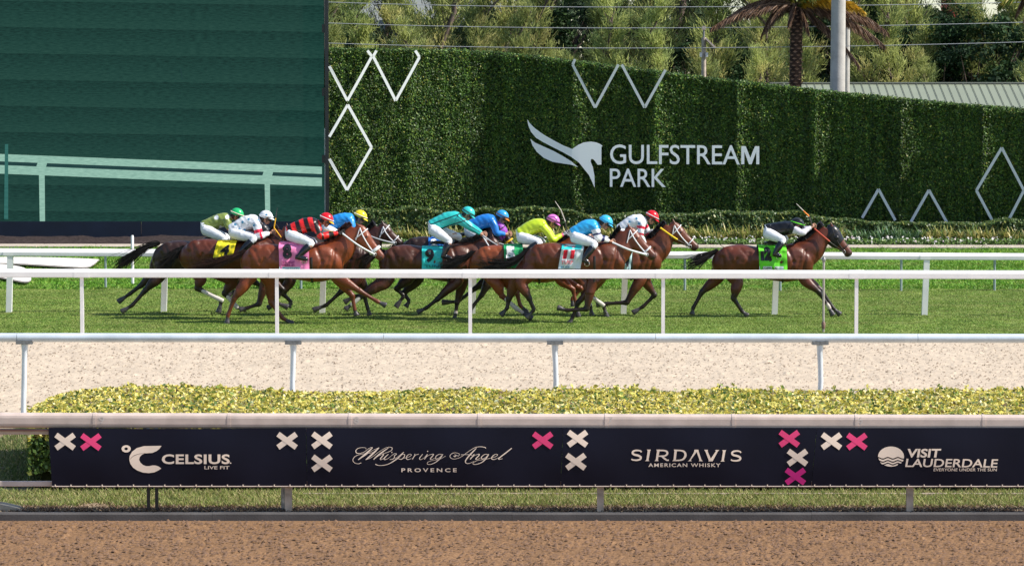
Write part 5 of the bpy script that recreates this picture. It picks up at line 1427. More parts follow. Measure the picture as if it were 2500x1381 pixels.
    def cloth_pt(u, v, dy):
        x, y = cpos(u, v); q, ok = onsurf(bv, wp(x, y), dy, None)
        lim = Yh-.315+.10*max(0, .18-v)/.18*1.
        if not ok: q = Vector((q.x, Yh-.18, q.z))
        # hangs straight down from the widest part of the barrel
        q.y = min(q.y, Yh-.30-dy+.22*max(0, (.16-v)/.16)) if v > .0 else q.y
        q.y += .011*math.sin(u*15+v*7+sp['seed'])+.008*math.sin(u*6-v*13)+.006*math.sin(u*31+v*3)
        return q
    nu, nv = 16, 16; Vc = [cloth_pt(i/nu, j/nv, .014) for j in range(nv+1) for i in range(nu+1)]
    Fcl = [[j*(nu+1)+i, j*(nu+1)+i+1, (j+1)*(nu+1)+i+1, (j+1)*(nu+1)+i] for j in range(nv) for i in range(nu)]
    # over the back to the far side
    n = len(Vc); far = [Vector((v.x, 2*Yh-v.y, v.z)) for v in Vc]
    top = [[i, i+1, n+i+1, n+i] for i in range(nu)]
    cloth = link('number_cloth', mesh_py('number_cloth', Vc+far, Fcl+[[n+q for q in f][::-1] for f in Fcl]+top, True), sp['cloth'], root)
    def cloth_text(name, txt, ub, mat, bold=.05, dy=.034, parent=cloth):
        m_ = text_mesh(txt, bold); A, Fa = me_arrays(m_); mn = A[:, :2].min(0); mx = A[:, :2].max(0)
        bm = bmesh.new(); bm.from_mesh(m_); bmesh.ops.subdivide_edges(bm, edges=[e for e in bm.edges if e.calc_length() > .12], cuts=2); bmesh.ops.triangulate(bm, faces=bm.faces); bm.to_mesh(m_); bm.free(); A, Fa = me_arrays(m_)
        uu = ub[0]+(A[:, 0]-mn[0])/(mx[0]-mn[0])*(ub[2]-ub[0]); vv = ub[3]-(A[:, 1]-mn[1])/(mx[1]-mn[1])*(ub[3]-ub[1])
        link(name, mesh_py(name, [cloth_pt(u, v, dy) for u, v in zip(uu, vv)], Fa), mat, parent)
    for (txt, ub, mt, bold) in sp.get('texts', []): cloth_text('number' if len(txt) < 3 else 'lettering', txt, ub, mt, bold)
    for (ub, mt) in sp.get('patches', []):
        g_ = 6; Vp = [cloth_pt(ub[0]+(ub[2]-ub[0])*i/g_, ub[1]+(ub[3]-ub[1])*j/g_, .018) for j in range(g_+1) for i in range(g_+1)]
        link('cloth_band', mesh_py('cloth_band', Vp, [[j*(g_+1)+i, j*(g_+1)+i+1, (j+1)*(g_+1)+i+1, (j+1)*(g_+1)+i] for j in range(g_) for i in range(g_)]), mt, cloth)
    sx, sy_ = T(.62, -3); Vs, Fs = [], []; sc_ = wp(sx, sy_)
    loft(Vs, Fs, [((sc_.x-.20, Yh, sc_.z+.01), .02, .12), ((sc_.x-.1, Yh, sc_.z+.02), .035, .15), ((sc_.x+.08, Yh, sc_.z+.015), .035, .12), ((sc_.x+.2, Yh, sc_.z+.04), .03, .07)], 10)
    link('saddle', mesh_py('saddle', Vs, Fs, True), m_leather, root)
    gx, gy = T(.70, 96)
    gp = [wp(*T(.70, q)) for q in np.linspace(30, 91, 8)]; gp = [tuple(onsurf(bv, p, .006, Yh-.05)[0]) for p in gp]; B().tube(gp, .022, 6, flat=.3).link('girth', sp.get('girth', m_leather), root, smooth=True)
    return root, dict(wp=wp, k=k, Yh=Yh, T=T, bv=bv)

skin = (.42, .22, .15)
def star_mesh(c, n, r, rot=0.):
    """five-pointed star lying on a surface with normal n"""
    n = Vector(n).normalized(); a = n.cross(Vector((0, 0, 1))).normalized(); b = n.cross(a); V = [Vector(c)]
    for i in range(10):
        an = rot+math.pi*i/5; rr = r if i % 2 == 0 else r*.42; V.append(Vector(c)+a*(rr*math.cos(an))+b*(rr*math.sin(an)))
    return V, [[0, 1+i, 1+(i+1) % 10] for i in range(10)]
m_skin = M('skin', attr='Col', rough=.5, spec=.3)
m_goggle = M('goggle_lens', (.02, .025, .03), .12, .6)
def make_rider(sp):
    Yh = sp['Y']; k = PXM(Yh)/125.; wp = lambda p, off=0.: W(p[0], p[1], Yh+off); S_ = 1.0
    hip, sho, head, elb, hand = [np.array(sp[q], float) for q in ('hip', 'sho', 'head', 'elb', 'hand')]
    knee, ank, toe = [np.array(sp[q], float) for q in ('knee', 'ank', 'toe')]
    elb2 = np.array(sp.get('elb2', elb+[3, -2])); hand2 = np.array(sp.get('hand2', hand+[4, -2])); knee2 = np.array(sp.get('knee2', knee+[6, -3])); ank2 = np.array(sp.get('ank2', ank+[10, -3])); toe2 = np.array(sp.get('toe2', toe+[10, -3]))
    tv = sho-hip; TL = np.linalg.norm(tv); tv /= TL; up = np.array([tv[1], -tv[0]])
    if up[1] > 0: up = -up
    fd = np.array(sp.get('face', (.88, .48))); fd /= np.linalg.norm(fd); hu = np.array([fd[1], -fd[0]]);
    arch = sp.get('arch', 5)
    root = empty('person', (W(hip[0], 0, Yh).x, Yh, 0), sp['label'], 'jockey', 'jockeys riding in the race')
    root.location.z = W(0, toe[1], Yh).z
    off0 = root.location.copy()
    def part(name, me, mat): 
        me.transform(Matrix.Translation(-off0)); o = bpy.data.objects.new(name, me); COL.objects.link(o); o.parent = root
        me.materials.clear(); me.materials.append(mat); return o
    near, far = -1, 1
    def limb(V, Fc, pts, rads, offs, seg=10, n=3):
        loft(V, Fc, resample([(*wp(p, o), r, r*.95) for p, r, o in zip(pts, rads, offs)], n), seg)
    def torso(V, Fc, g):
        m1 = hip+tv*TL*.30+up*arch*.8*k; m2 = hip+tv*TL*.68+up*arch*1.05*k
        loft(V, Fc, [(tuple(wp(p)), r+g, w+g) for p, r, w in spline_r([(hip-tv*5*k+up*2*k, .085, .12), (hip+up*2*k, .125, .155), (m1, .125, .15), (m2, .130, .165), (sho+up*1*k, .115, .175), (sho+tv*8*k, .075, .10)])], 18, 2.2)
    def spline_r(L_):
        return [((p[0], p[1]), p[2], p[3]) for p in spline([(a[0], a[1], b, c) for a, b, c in L_], 3)]
    # ---- the body itself: one continuous skin, hands with fingers
    V, Fc = [], []; torso(V, Fc, -.022)
    neck0 = sho+tv*4*k; hc = head
    limb(V, Fc, [neck0, neck0*.5+hc*.5, hc], [.062, .056, .06], [0, 0, 0])
    # skull, jaw, nose, ear
    cc = wp(hc); rt = math.atan2(-fd[1], fd[0]); F3 = Vector((fd[0], 0, -fd[1])); U3 = Vector((hu[0], 0, -hu[1])) 
    ellipsoid(V, Fc, tuple(cc), (.098, .078, .105), rt); jaw = cc+F3*.045-U3*.075; ellipsoid(V, Fc, tuple(jaw), (.05, .055, .06), rt)
    nz = cc+F3*.105-U3*.028; ellipsoid(V, Fc, tuple(nz), (.022, .014, .026), rt)
    for sy in (-1, 1):
        ellipsoid(V, Fc, tuple(cc-F3*.005-U3*.02+Vector((0, sy*.078, 0))), (.018, .012, .028), rt)
    for e_, h_, sgn, so_ in ((elb, hand, near, .17), (elb2, hand2, far, .17)):
        limb(V, Fc, [sho, sho*.5+e_*.5, e_, e_*.45+h_*.55, h_], [.05, .044, .036, .032, .024], [sgn*so_, sgn*(so_+.02), sgn*(so_+.03), sgn*.13, sgn*.085])
        ellipsoid(V, Fc, tuple(wp(h_, sgn*.08)), (.046, .022, .038), 0)
    for kn, an, to, sgn in ((knee, ank, toe, near), (knee2, ank2, toe2, far)):
        limb(V, Fc, [hip+up*-2*k, hip*.5+kn*.5+up*-1*k, kn, kn*.5+an*.5, an, an*.3+to*.7, to], [.085, .075, .052, .048, .034, .03, .02], [sgn*.09, sgn*.19, sgn*.30, sgn*.345, sgn*.36, sgn*.36, sgn*.36])
    me = remesh(V, Fc, .011, 2)
    # fingers, rooted in the palm and curled round the rein
    Vf, Ff = [], []
    for h_, sgn in ((hand, near), (hand2, far)):
        hcn = wp(h_, sgn*.08)
        for f in range(4):
            o = Vector((.030-.001*f, 0, .026-.017*f)); ln = (.040, .046, .043, .034)[f]
            p0 = hcn+o; p1 = p0+Vector((ln*.75, sgn*.018, -.004)); p2 = p1+Vector((.002, -sgn*.028, -.014)); p3 = p2+Vector((-ln*.6, -sgn*.010, -.004))
            bb = B().tube([tuple(p0), tuple(p1), tuple(p2), tuple(p3)], [.0095, .009, .0085, .007], 6); n0 = len(Vf); Vf += bb.v; Ff += [[n0+i for i in q] for q in bb.f]
        p0 = hcn+Vector((-.005, -sgn*.012, .034)); bb = B().tube([tuple(p0), tuple(p0+Vector((.03, -sgn*.01, .016))), tuple(p0+Vector((.058, -sgn*.012, .004)))], [.012, .010, .008], 6); n0 = len(Vf); Vf += bb.v; Ff += [[n0+i for i in q] for q in bb.f]
    bm = bmesh.new(); bm.from_mesh(me); tmpm = mesh_py('f', Vf, Ff); bm.from_mesh(tmpm); bm.to_mesh(me); bm.free(); bpy.data.meshes.remove(tmpm)
    me.polygons.foreach_set('use_smooth', np.ones(len(me.polygons), dtype=bool))
    P = vco(me); C = np.tile(np.array(sp.get('skin', skin)), (len(P), 1))
    mo = np.array(cc+F3*.088-U3*.072); dd = np.linalg.norm((P-mo)*np.array([1, .6, 1.6]), axis=1); C[dd < .022] = (.30, .09, .08)
    dh = np.linalg.norm(P-np.array(cc-F3*.05-U3*.01), axis=1); C[(dh < .105) & (((P-np.array(cc))@np.array(F3)) < -.02)] = (.03, .02, .015)
    if sp.get('gloves'):
        for h_, sgn in ((hand, near), (hand2, far)): C[np.linalg.norm(P-np.array(wp(h_, sgn*.08)), axis=1) < .10] = sp['gloves']
    setcol(me, C); part('body', me, m_skin)
    # ---- silks jacket
    V, Fc = [], []; torso(V, Fc, .012)
    for e_, h_, sgn in ((elb, hand, near), (elb2, hand2, far)):
        cu = h_*.82+e_*.18
        limb(V, Fc, [sho-tv*3*k, sho*.55+e_*.45, e_, e_*.5+cu*.5, cu], [.085, .077, .066, .055, .036], [sgn*.15, sgn*.185, sgn*.20, sgn*.14, sgn*.10], 12)
    limb(V, Fc, [sho, sho+(head-sho)*.45], [.085, .066], [0, 0])
    me = remesh(V, Fc, .0115, 2); P = vco(me); Nn = vno(me)
    # blown folds
    u = (P[:, 0]*tv[0]-P[:, 2]*tv[1]); w_ = .0035*np.sin(u*55+P[:, 2]*22+sp['seed'])*vnoise(P[:, 0]*9, P[:, 2]*9, sp['seed'])+.010*(vnoise(P[:, 0]*14+P[:, 2]*6, P[:, 1]*10+P[:, 2]*14, sp['seed']+2)-.5)
    setvco(me, P+Nn*w_[:, None])
    C = sp['silk'](P, dict(hip=np.array(wp(hip)), sho=np.array(wp(sho)), elb=np.array(wp(elb, -.2)), hand=np.array(wp(hand, -.1)), tv=np.array([tv[0], 0, -tv[1]]), up=np.array([up[0], 0, -up[1]]), Yh=Yh, elb2=np.array(wp(elb2, .2)), hand2=np.array(wp(hand2, .1))))
    setcol(me, C); silks = part('silks', me, m_silk); me2 = me
    if sp.get('stars'):
        bvs = BVHTree.FromPolygons([v.co+off0 for v in me.vertices], [list(p.vertices) for p in me.polygons])
        Vs, Fs = [], []
        for (x, y) in sp['stars']:
            q = W(x, y, Yh-1.5); dr = (W(x, y, Yh)-q).normalized(); h = bvs.ray_cast(q, dr)
            if h[0] is None: continue
            nn = h[1] if h[1].y < 0 else -h[1]; nn = (nn+Vector((0, -1.2, 0))).normalized(); a, f = star_mesh(h[0]-dr*.03, nn, .038, random.random()); link('star_print', mesh_py('star_print', [v-off0 for v in a], f), sp['star_mat'], silks, world=False)
    # ---- breeches
    V, Fc = [], []
    loft(V, Fc, [(tuple(wp(p)), r, w) for p, r, w in spline_r([(hip-tv*9*k+up*1*k, .075, .11), (hip-tv*3*k, .137, .172), (hip+tv*5*k+up*2*k, .136, .168), (hip+tv*12*k+up*3*k, .126, .155)])], 16)
    for kn, an, sgn in ((knee, ank, near), (knee2, ank2, far)):
        limb(V, Fc, [hip-tv*1*k-up*3*k, hip*.55+kn*.45-up*2*k, hip*.15+kn*.85, kn, kn*.78+an*.22], [.115, .102, .077, .068, .058], [sgn*.10, sgn*.20, sgn*.28, sgn*.30, sgn*.325], 12)
    me = remesh(V, Fc, .0115, 2); P = vco(me); Nn = vno(me); setvco(me, P+Nn*(.008*(vnoise(P[:, 0]*22, P[:, 2]*14+P[:, 1]*6, sp['seed']+7)-.5))[:, None])
    part('breeches', me, m_breech)
    # ---- boots
    for kn, an, to, sgn in ((knee, ank, toe, near), (knee2, ank2, toe2, far)):
        V, Fc = [], []; an_ = an; hl = an+(an-to)*.35+np.array([0, 4*k])
        limb(V, Fc, [kn*.80+an*.20, kn*.5+an*.5, an*.85+kn*.15, an+np.array([0, 1*k])], [.068, .070, .052, .048], [sgn*.325, sgn*.345, sgn*.36, sgn*.36], 12)
        limb(V, Fc, [hl, an*.6+to*.4+np.array([0, 2*k]), to*.8+an*.2+np.array([0, 1.5*k]), to], [.042, .048, .040, .024], [sgn*.36]*4, 12)
        o = part('boot', remesh(V, Fc, .011, 1), sp.get('boot', m_boot))
        c = wp(an*.4+to*.6+np.array([0, 6*k]), sgn*.36)-off0
        B().tube([tuple(c+Vector((0, sgn*0, 0))+Vector((.045*math.cos(t_), 0, .05*math.sin(t_)))) for t_ in np.linspace(0, 2*math.pi, 11)], .007, 5, cap=False).link('stirrup', m_metal, o, world=False)
    # ---- helmet, goggles
    me = bpy.data.meshes.new('helmet'); Vh, Fh = [], []; nu, nv = 20, 9; R = (.132, .108, .118); rr = R
    for j in range(nv+1):
        ph = math.radians(2+104*j/nv)
        for i in range(nu):
            th = 2*math.pi*i/nu; x = rr[0]*math.sin(ph)*math.cos(th); y = rr[1]*math.sin(ph)*math.sin(th); z = rr[2]*math.cos(ph)
            if ph > math.pi/2 and x > 0: z = max(z, -.0)
            Vh.append(tuple(cc+F3*(x-.006)+U3*(z+.012)+Vector((0, y, 0))))
    for j in range(nv):
        for i in range(nu): i2 = (i+1) % nu; Fh.append([j*nu+i, j*nu+i2, (j+1)*nu+i2, (j+1)*nu+i])
    Fh.append(list(range(nu))[::-1])
    hm = mesh_py('helmet', Vh, Fh, True); hat = link('helmet', hm, sp['hat'], root, world=False); hm.transform(Matrix.Translation(-off0))
    n = 11; Vp = []
    for i in range(n):
        a = math.radians(-62+124*i/(n-1)); bx, by = .126*math.cos(a)-.006, .104*math.sin(a); ex = .052*math.cos(a*1.25)
        for (dx, dz) in ((0, .022), (ex, -.006), (ex, -.013), (0, .008)): Vp.append(cc+F3*(bx+dx)+U3*(dz+.004)+Vector((0, by*(1+dx*.6), 0))-off0)
    Fp = [[4*i+q, 4*i+(q+1) % 4, 4*i+4+(q+1) % 4, 4*i+4+q] for i in range(n-1) for q in range(4)]+[[0, 3, 2, 1], [4*n-4, 4*n-3, 4*n-2, 4*n-1]]
    link('peak', mesh_py('peak', Vp, Fp, True), sp.get('peak', sp['hat']), hat, world=False)
    bd = sp.get('band', m_black); pts = [tuple(cc+F3*(.137*math.cos(a)-.006)+U3*(-.004+.018*math.cos(a)+.03)+Vector((0, .113*math.sin(a), 0))-off0) for a in np.linspace(0, 2*math.pi, 25)]
    B().tube(pts, .0085, 5, cap=False).link('goggle_strap', bd, hat, world=False)
    Vg, Fg = [], []; 
    for i in range(9):
        a = math.radians(-70+140*i/8)
        for (rad_, dz) in ((.100, -.004), (.113, -.010), (.113, -.044), (.100, -.050)): Vg.append(cc+F3*(rad_*math.cos(a))+Vector((0, rad_*.82*math.sin(a), 0))+U3*dz-off0)
    Fg = [[4*i+q, 4*i+(q+1) % 4, 4*i+4+(q+1) % 4, 4*i+4+q] for i in range(8) for q in range(4)]+[[0, 3, 2, 1], [32, 33, 34, 35]]
    link('goggles', mesh_py('goggles', Vg, Fg, True), m_goggle, root, world=False)
    # chin strap
    B().tube([tuple(cc+Vector((0, -.088, 0))-off0), tuple(cc+F3*.03-U3*.07+Vector((0, -.072, 0))-off0), tuple(cc+F3*.06-U3*.125-off0)], .006, 5).link('chin_strap', m_black, hat, world=False)
    if sp.get('hatstars'):
        Vs, Fs = [], []
        for (dx, dz) in sp['hatstars']:
            q = cc+F3*dx+U3*dz; yy = .108*math.sqrt(max(.02, 1-(dx/.132)**2-(max(dz-.012, -.1)/.118)**2)); a, f = star_mesh(q+Vector((0, -yy-.006, 0)), (dx*2, -1, dz*2), .034); n0 = len(Vs); Vs += a; Fs += [[n0+i for i in q_] for q_ in f]
        link('star_print', mesh_py('star_print', [v-off0 for v in Vs], Fs), sp['star_mat'], hat, world=False)
    # whip (held, so a thing of its own)
    if sp.get('whip'):
        pts, radii, mats, lab = sp['whip']; wr = empty('whip', wp(pts[0], -.09), lab, 'whip', 'whips held by the jockeys')
        P_ = [wp(p, -.11) for p in pts]
        for i in range(len(P_)-1):
            B().tube([tuple(P_[i]), tuple(P_[i].lerp(P_[i+1], .5)), tuple(P_[i+1])], [radii[i], (radii[i]+radii[i+1])/2, radii[i+1]], 6).link(('handle', 'shaft', 'flap', 'tip')[min(i, 3)], mats[i], wr, smooth=True)
    return root
m_silk = M('silk', attr='Col', rough=.36, spec=.45, sheen=0)
m_breech = M('white_breeches', (.74, .76, .80), .5, .35); m_boot = M('black_boot', (.008, .010, .014), .16, .6)

# ---- silk patterns
def plain(c, sleeve=None, cuff=None):
    def f(P, g):
        C = np.tile(np.array(c, float), (len(P), 1))
        for e, h in ((g['elb'], g['hand']), (g['elb2'], g['hand2'])):
            d1, t1 = segd(P, g['sho']*.4+e*.6, e); d2, t2 = segd(P, e, h)
            if sleeve is not None: C[(np.minimum(d1, d2) < .085)] = sleeve
            if cuff is not None: C[(d2 < .07) & (t2 > .72)] = cuff
        return C
    return f
def hoops(c1, c2, wd, ph=0.):
    def f(P, g):
        u = (P-g['hip'])@g['tv']; C = np.where((np.floor(u/wd+ph).astype(int) % 2 == 0)[:, None], np.array(c1), np.array(c2)).astype(float)
        for e, h in ((g['elb'], g['hand']), (g['elb2'], g['hand2'])):
            d1, t1 = segd(P, g['sho'], e); d2, t2 = segd(P, e, h); near_ = (P[:, 1]-g['Yh'])*np.sign(e[1]-g['Yh']) > .12
            m = (d1 < .10) & near_ & (t1 > .1); C[m] = np.where((np.floor(t1[m]*3).astype(int) % 2 == 0)[:, None], c1, c2)
            m = (d2 < .085) & (t2 > .02); C[m] = np.where((np.floor(t2[m]*4+.5).astype(int) % 2 == 0)[:, None], c1, c2)
        return C
    return f
def seams_(c, line, ws=.02):
    def f(P, g):
        C = np.tile(np.array(c, float), (len(P), 1)); v = (P-g['hip'])@g['up']; y = P[:, 1]-g['Yh']
        C[(np.abs(v-.075) < ws*.5) & (y < 0)] = line; C[(np.abs(v+.075) < ws*.5) & (y < 0)] = line
        for e, h in ((g['elb'], g['hand']),):
            for a, b in ((g['sho']+[0, -.17, .02], e), (e, h)):
                a2 = np.array(a)+g['up']*.045; b2 = np.array(b)+g['up']*.04; Q = P.copy(); Q[:, 1] = a2[1]*.5+b2[1]*.5; a2[1] = b2[1] = Q[0, 1]; d, t = segd(Q, a2, b2); C[(d < ws*.5) & (y < -.13)] = line
        return C
    return f
def bands(c, band, ts, sleeve=None):
    """plain body, arm bands at given positions along shoulder-elbow-hand (0..2)"""
    def f(P, g):
        C = np.tile(np.array(c, float), (len(P), 1))
        for e, h in ((g['elb'], g['hand']), (g['elb2'], g['hand2'])):
            side = np.sign(e[1]-g['Yh']); d1, t1 = segd(P, g['sho']+np.array([0, side*.16, 0]), e); d2, t2 = segd(P, e, h); m1 = (d1 < .10) & ((P[:, 1]-g['Yh'])*side > .10); m2 = d2 < .09
            if sleeve is not None: C[m1 & (t1 > .25)] = sleeve; C[m2 & (t2 > 0)] = sleeve
            for a, b in ts:
                if a < 1: C[m1 & (t1 > a) & (t1 < b)] = band
                else: C[m2 & (t2 > a-1) & (t2 < b-1)] = band
        return C
    return f
def spots(c, sp_, pts, sleeve_tip=None):
    def f(P, g):
        C = np.tile(np.array(c, float), (len(P), 1))
        for (x, y, r) in pts:
            q = np.array(W(x, y, g['Yh'])); d = np.linalg.norm((P-q)[:, [0, 2]], axis=1); C[d < r] = sp_
        if sleeve_tip is not None:
            d, t = segd(P, g['elb'], g['hand']); C[(d < .09) & (t > .1)] = sleeve_tip
        return C
    return f

K = (.012, .010, .010)
cl_pink = flat('pink_cloth', (.80, .22, .45)); cl_yel = flat('yellow_cloth', (.82, .68, .02)); cl_teal = flat('turquoise_cloth', (.03, .55, .55)); cl_blue = flat('blue_cloth', (.02, .14, .50)); cl_green = flat('green_cloth', (.02, .35, .12))
cl_lime = flat('lime_cloth', (.14, .66, .03)); cl_white = flat('white_cloth', (.62, .70, .72)); cl_bw = flat('black_cloth', (.02, .04, .06)); ink = flat('black_ink', (.012, .012, .02)); inkr = flat('red_ink', (.55, .01, .03)); inkw = flat('white_ink', (.78, .80, .82)); pale = flat('pale_band', (.55, .75, .80)); blueink = flat('blue_ink', (.03, .2, .35))
cl_red = flat('red_cloth', (.7, .04, .02)); m_purple = flat('purple_hood', (.30, .05, .42)); m_blackhood = flat('black_hood', (.012, .012, .016), .3); m_cup = flat('dark_cup', (.03, .02, .04), .3); m_brcup = flat('brown_cup', (.16, .07, .05), .4)
yel_r = flat('yellow_rein', (.80, .55, .02)); red_r = flat('red_rein', (.45, .06, .03)); wht_r = flat('white_rein', (.66, .68, .70)); m_ltgrey = flat('grey_rein', (.35, .37, .40)); m_sky = flat('sky_blue', (.04, .42, .75)); m_orange = flat('orange_grip', (.85, .22, .02)); m_yelg = flat('yellow_grip', (.85, .45, .02)); m_dark = flat('dark_shaft', (.05, .045, .045)); m_pale = flat('pale_shaft', (.55, .50, .45))

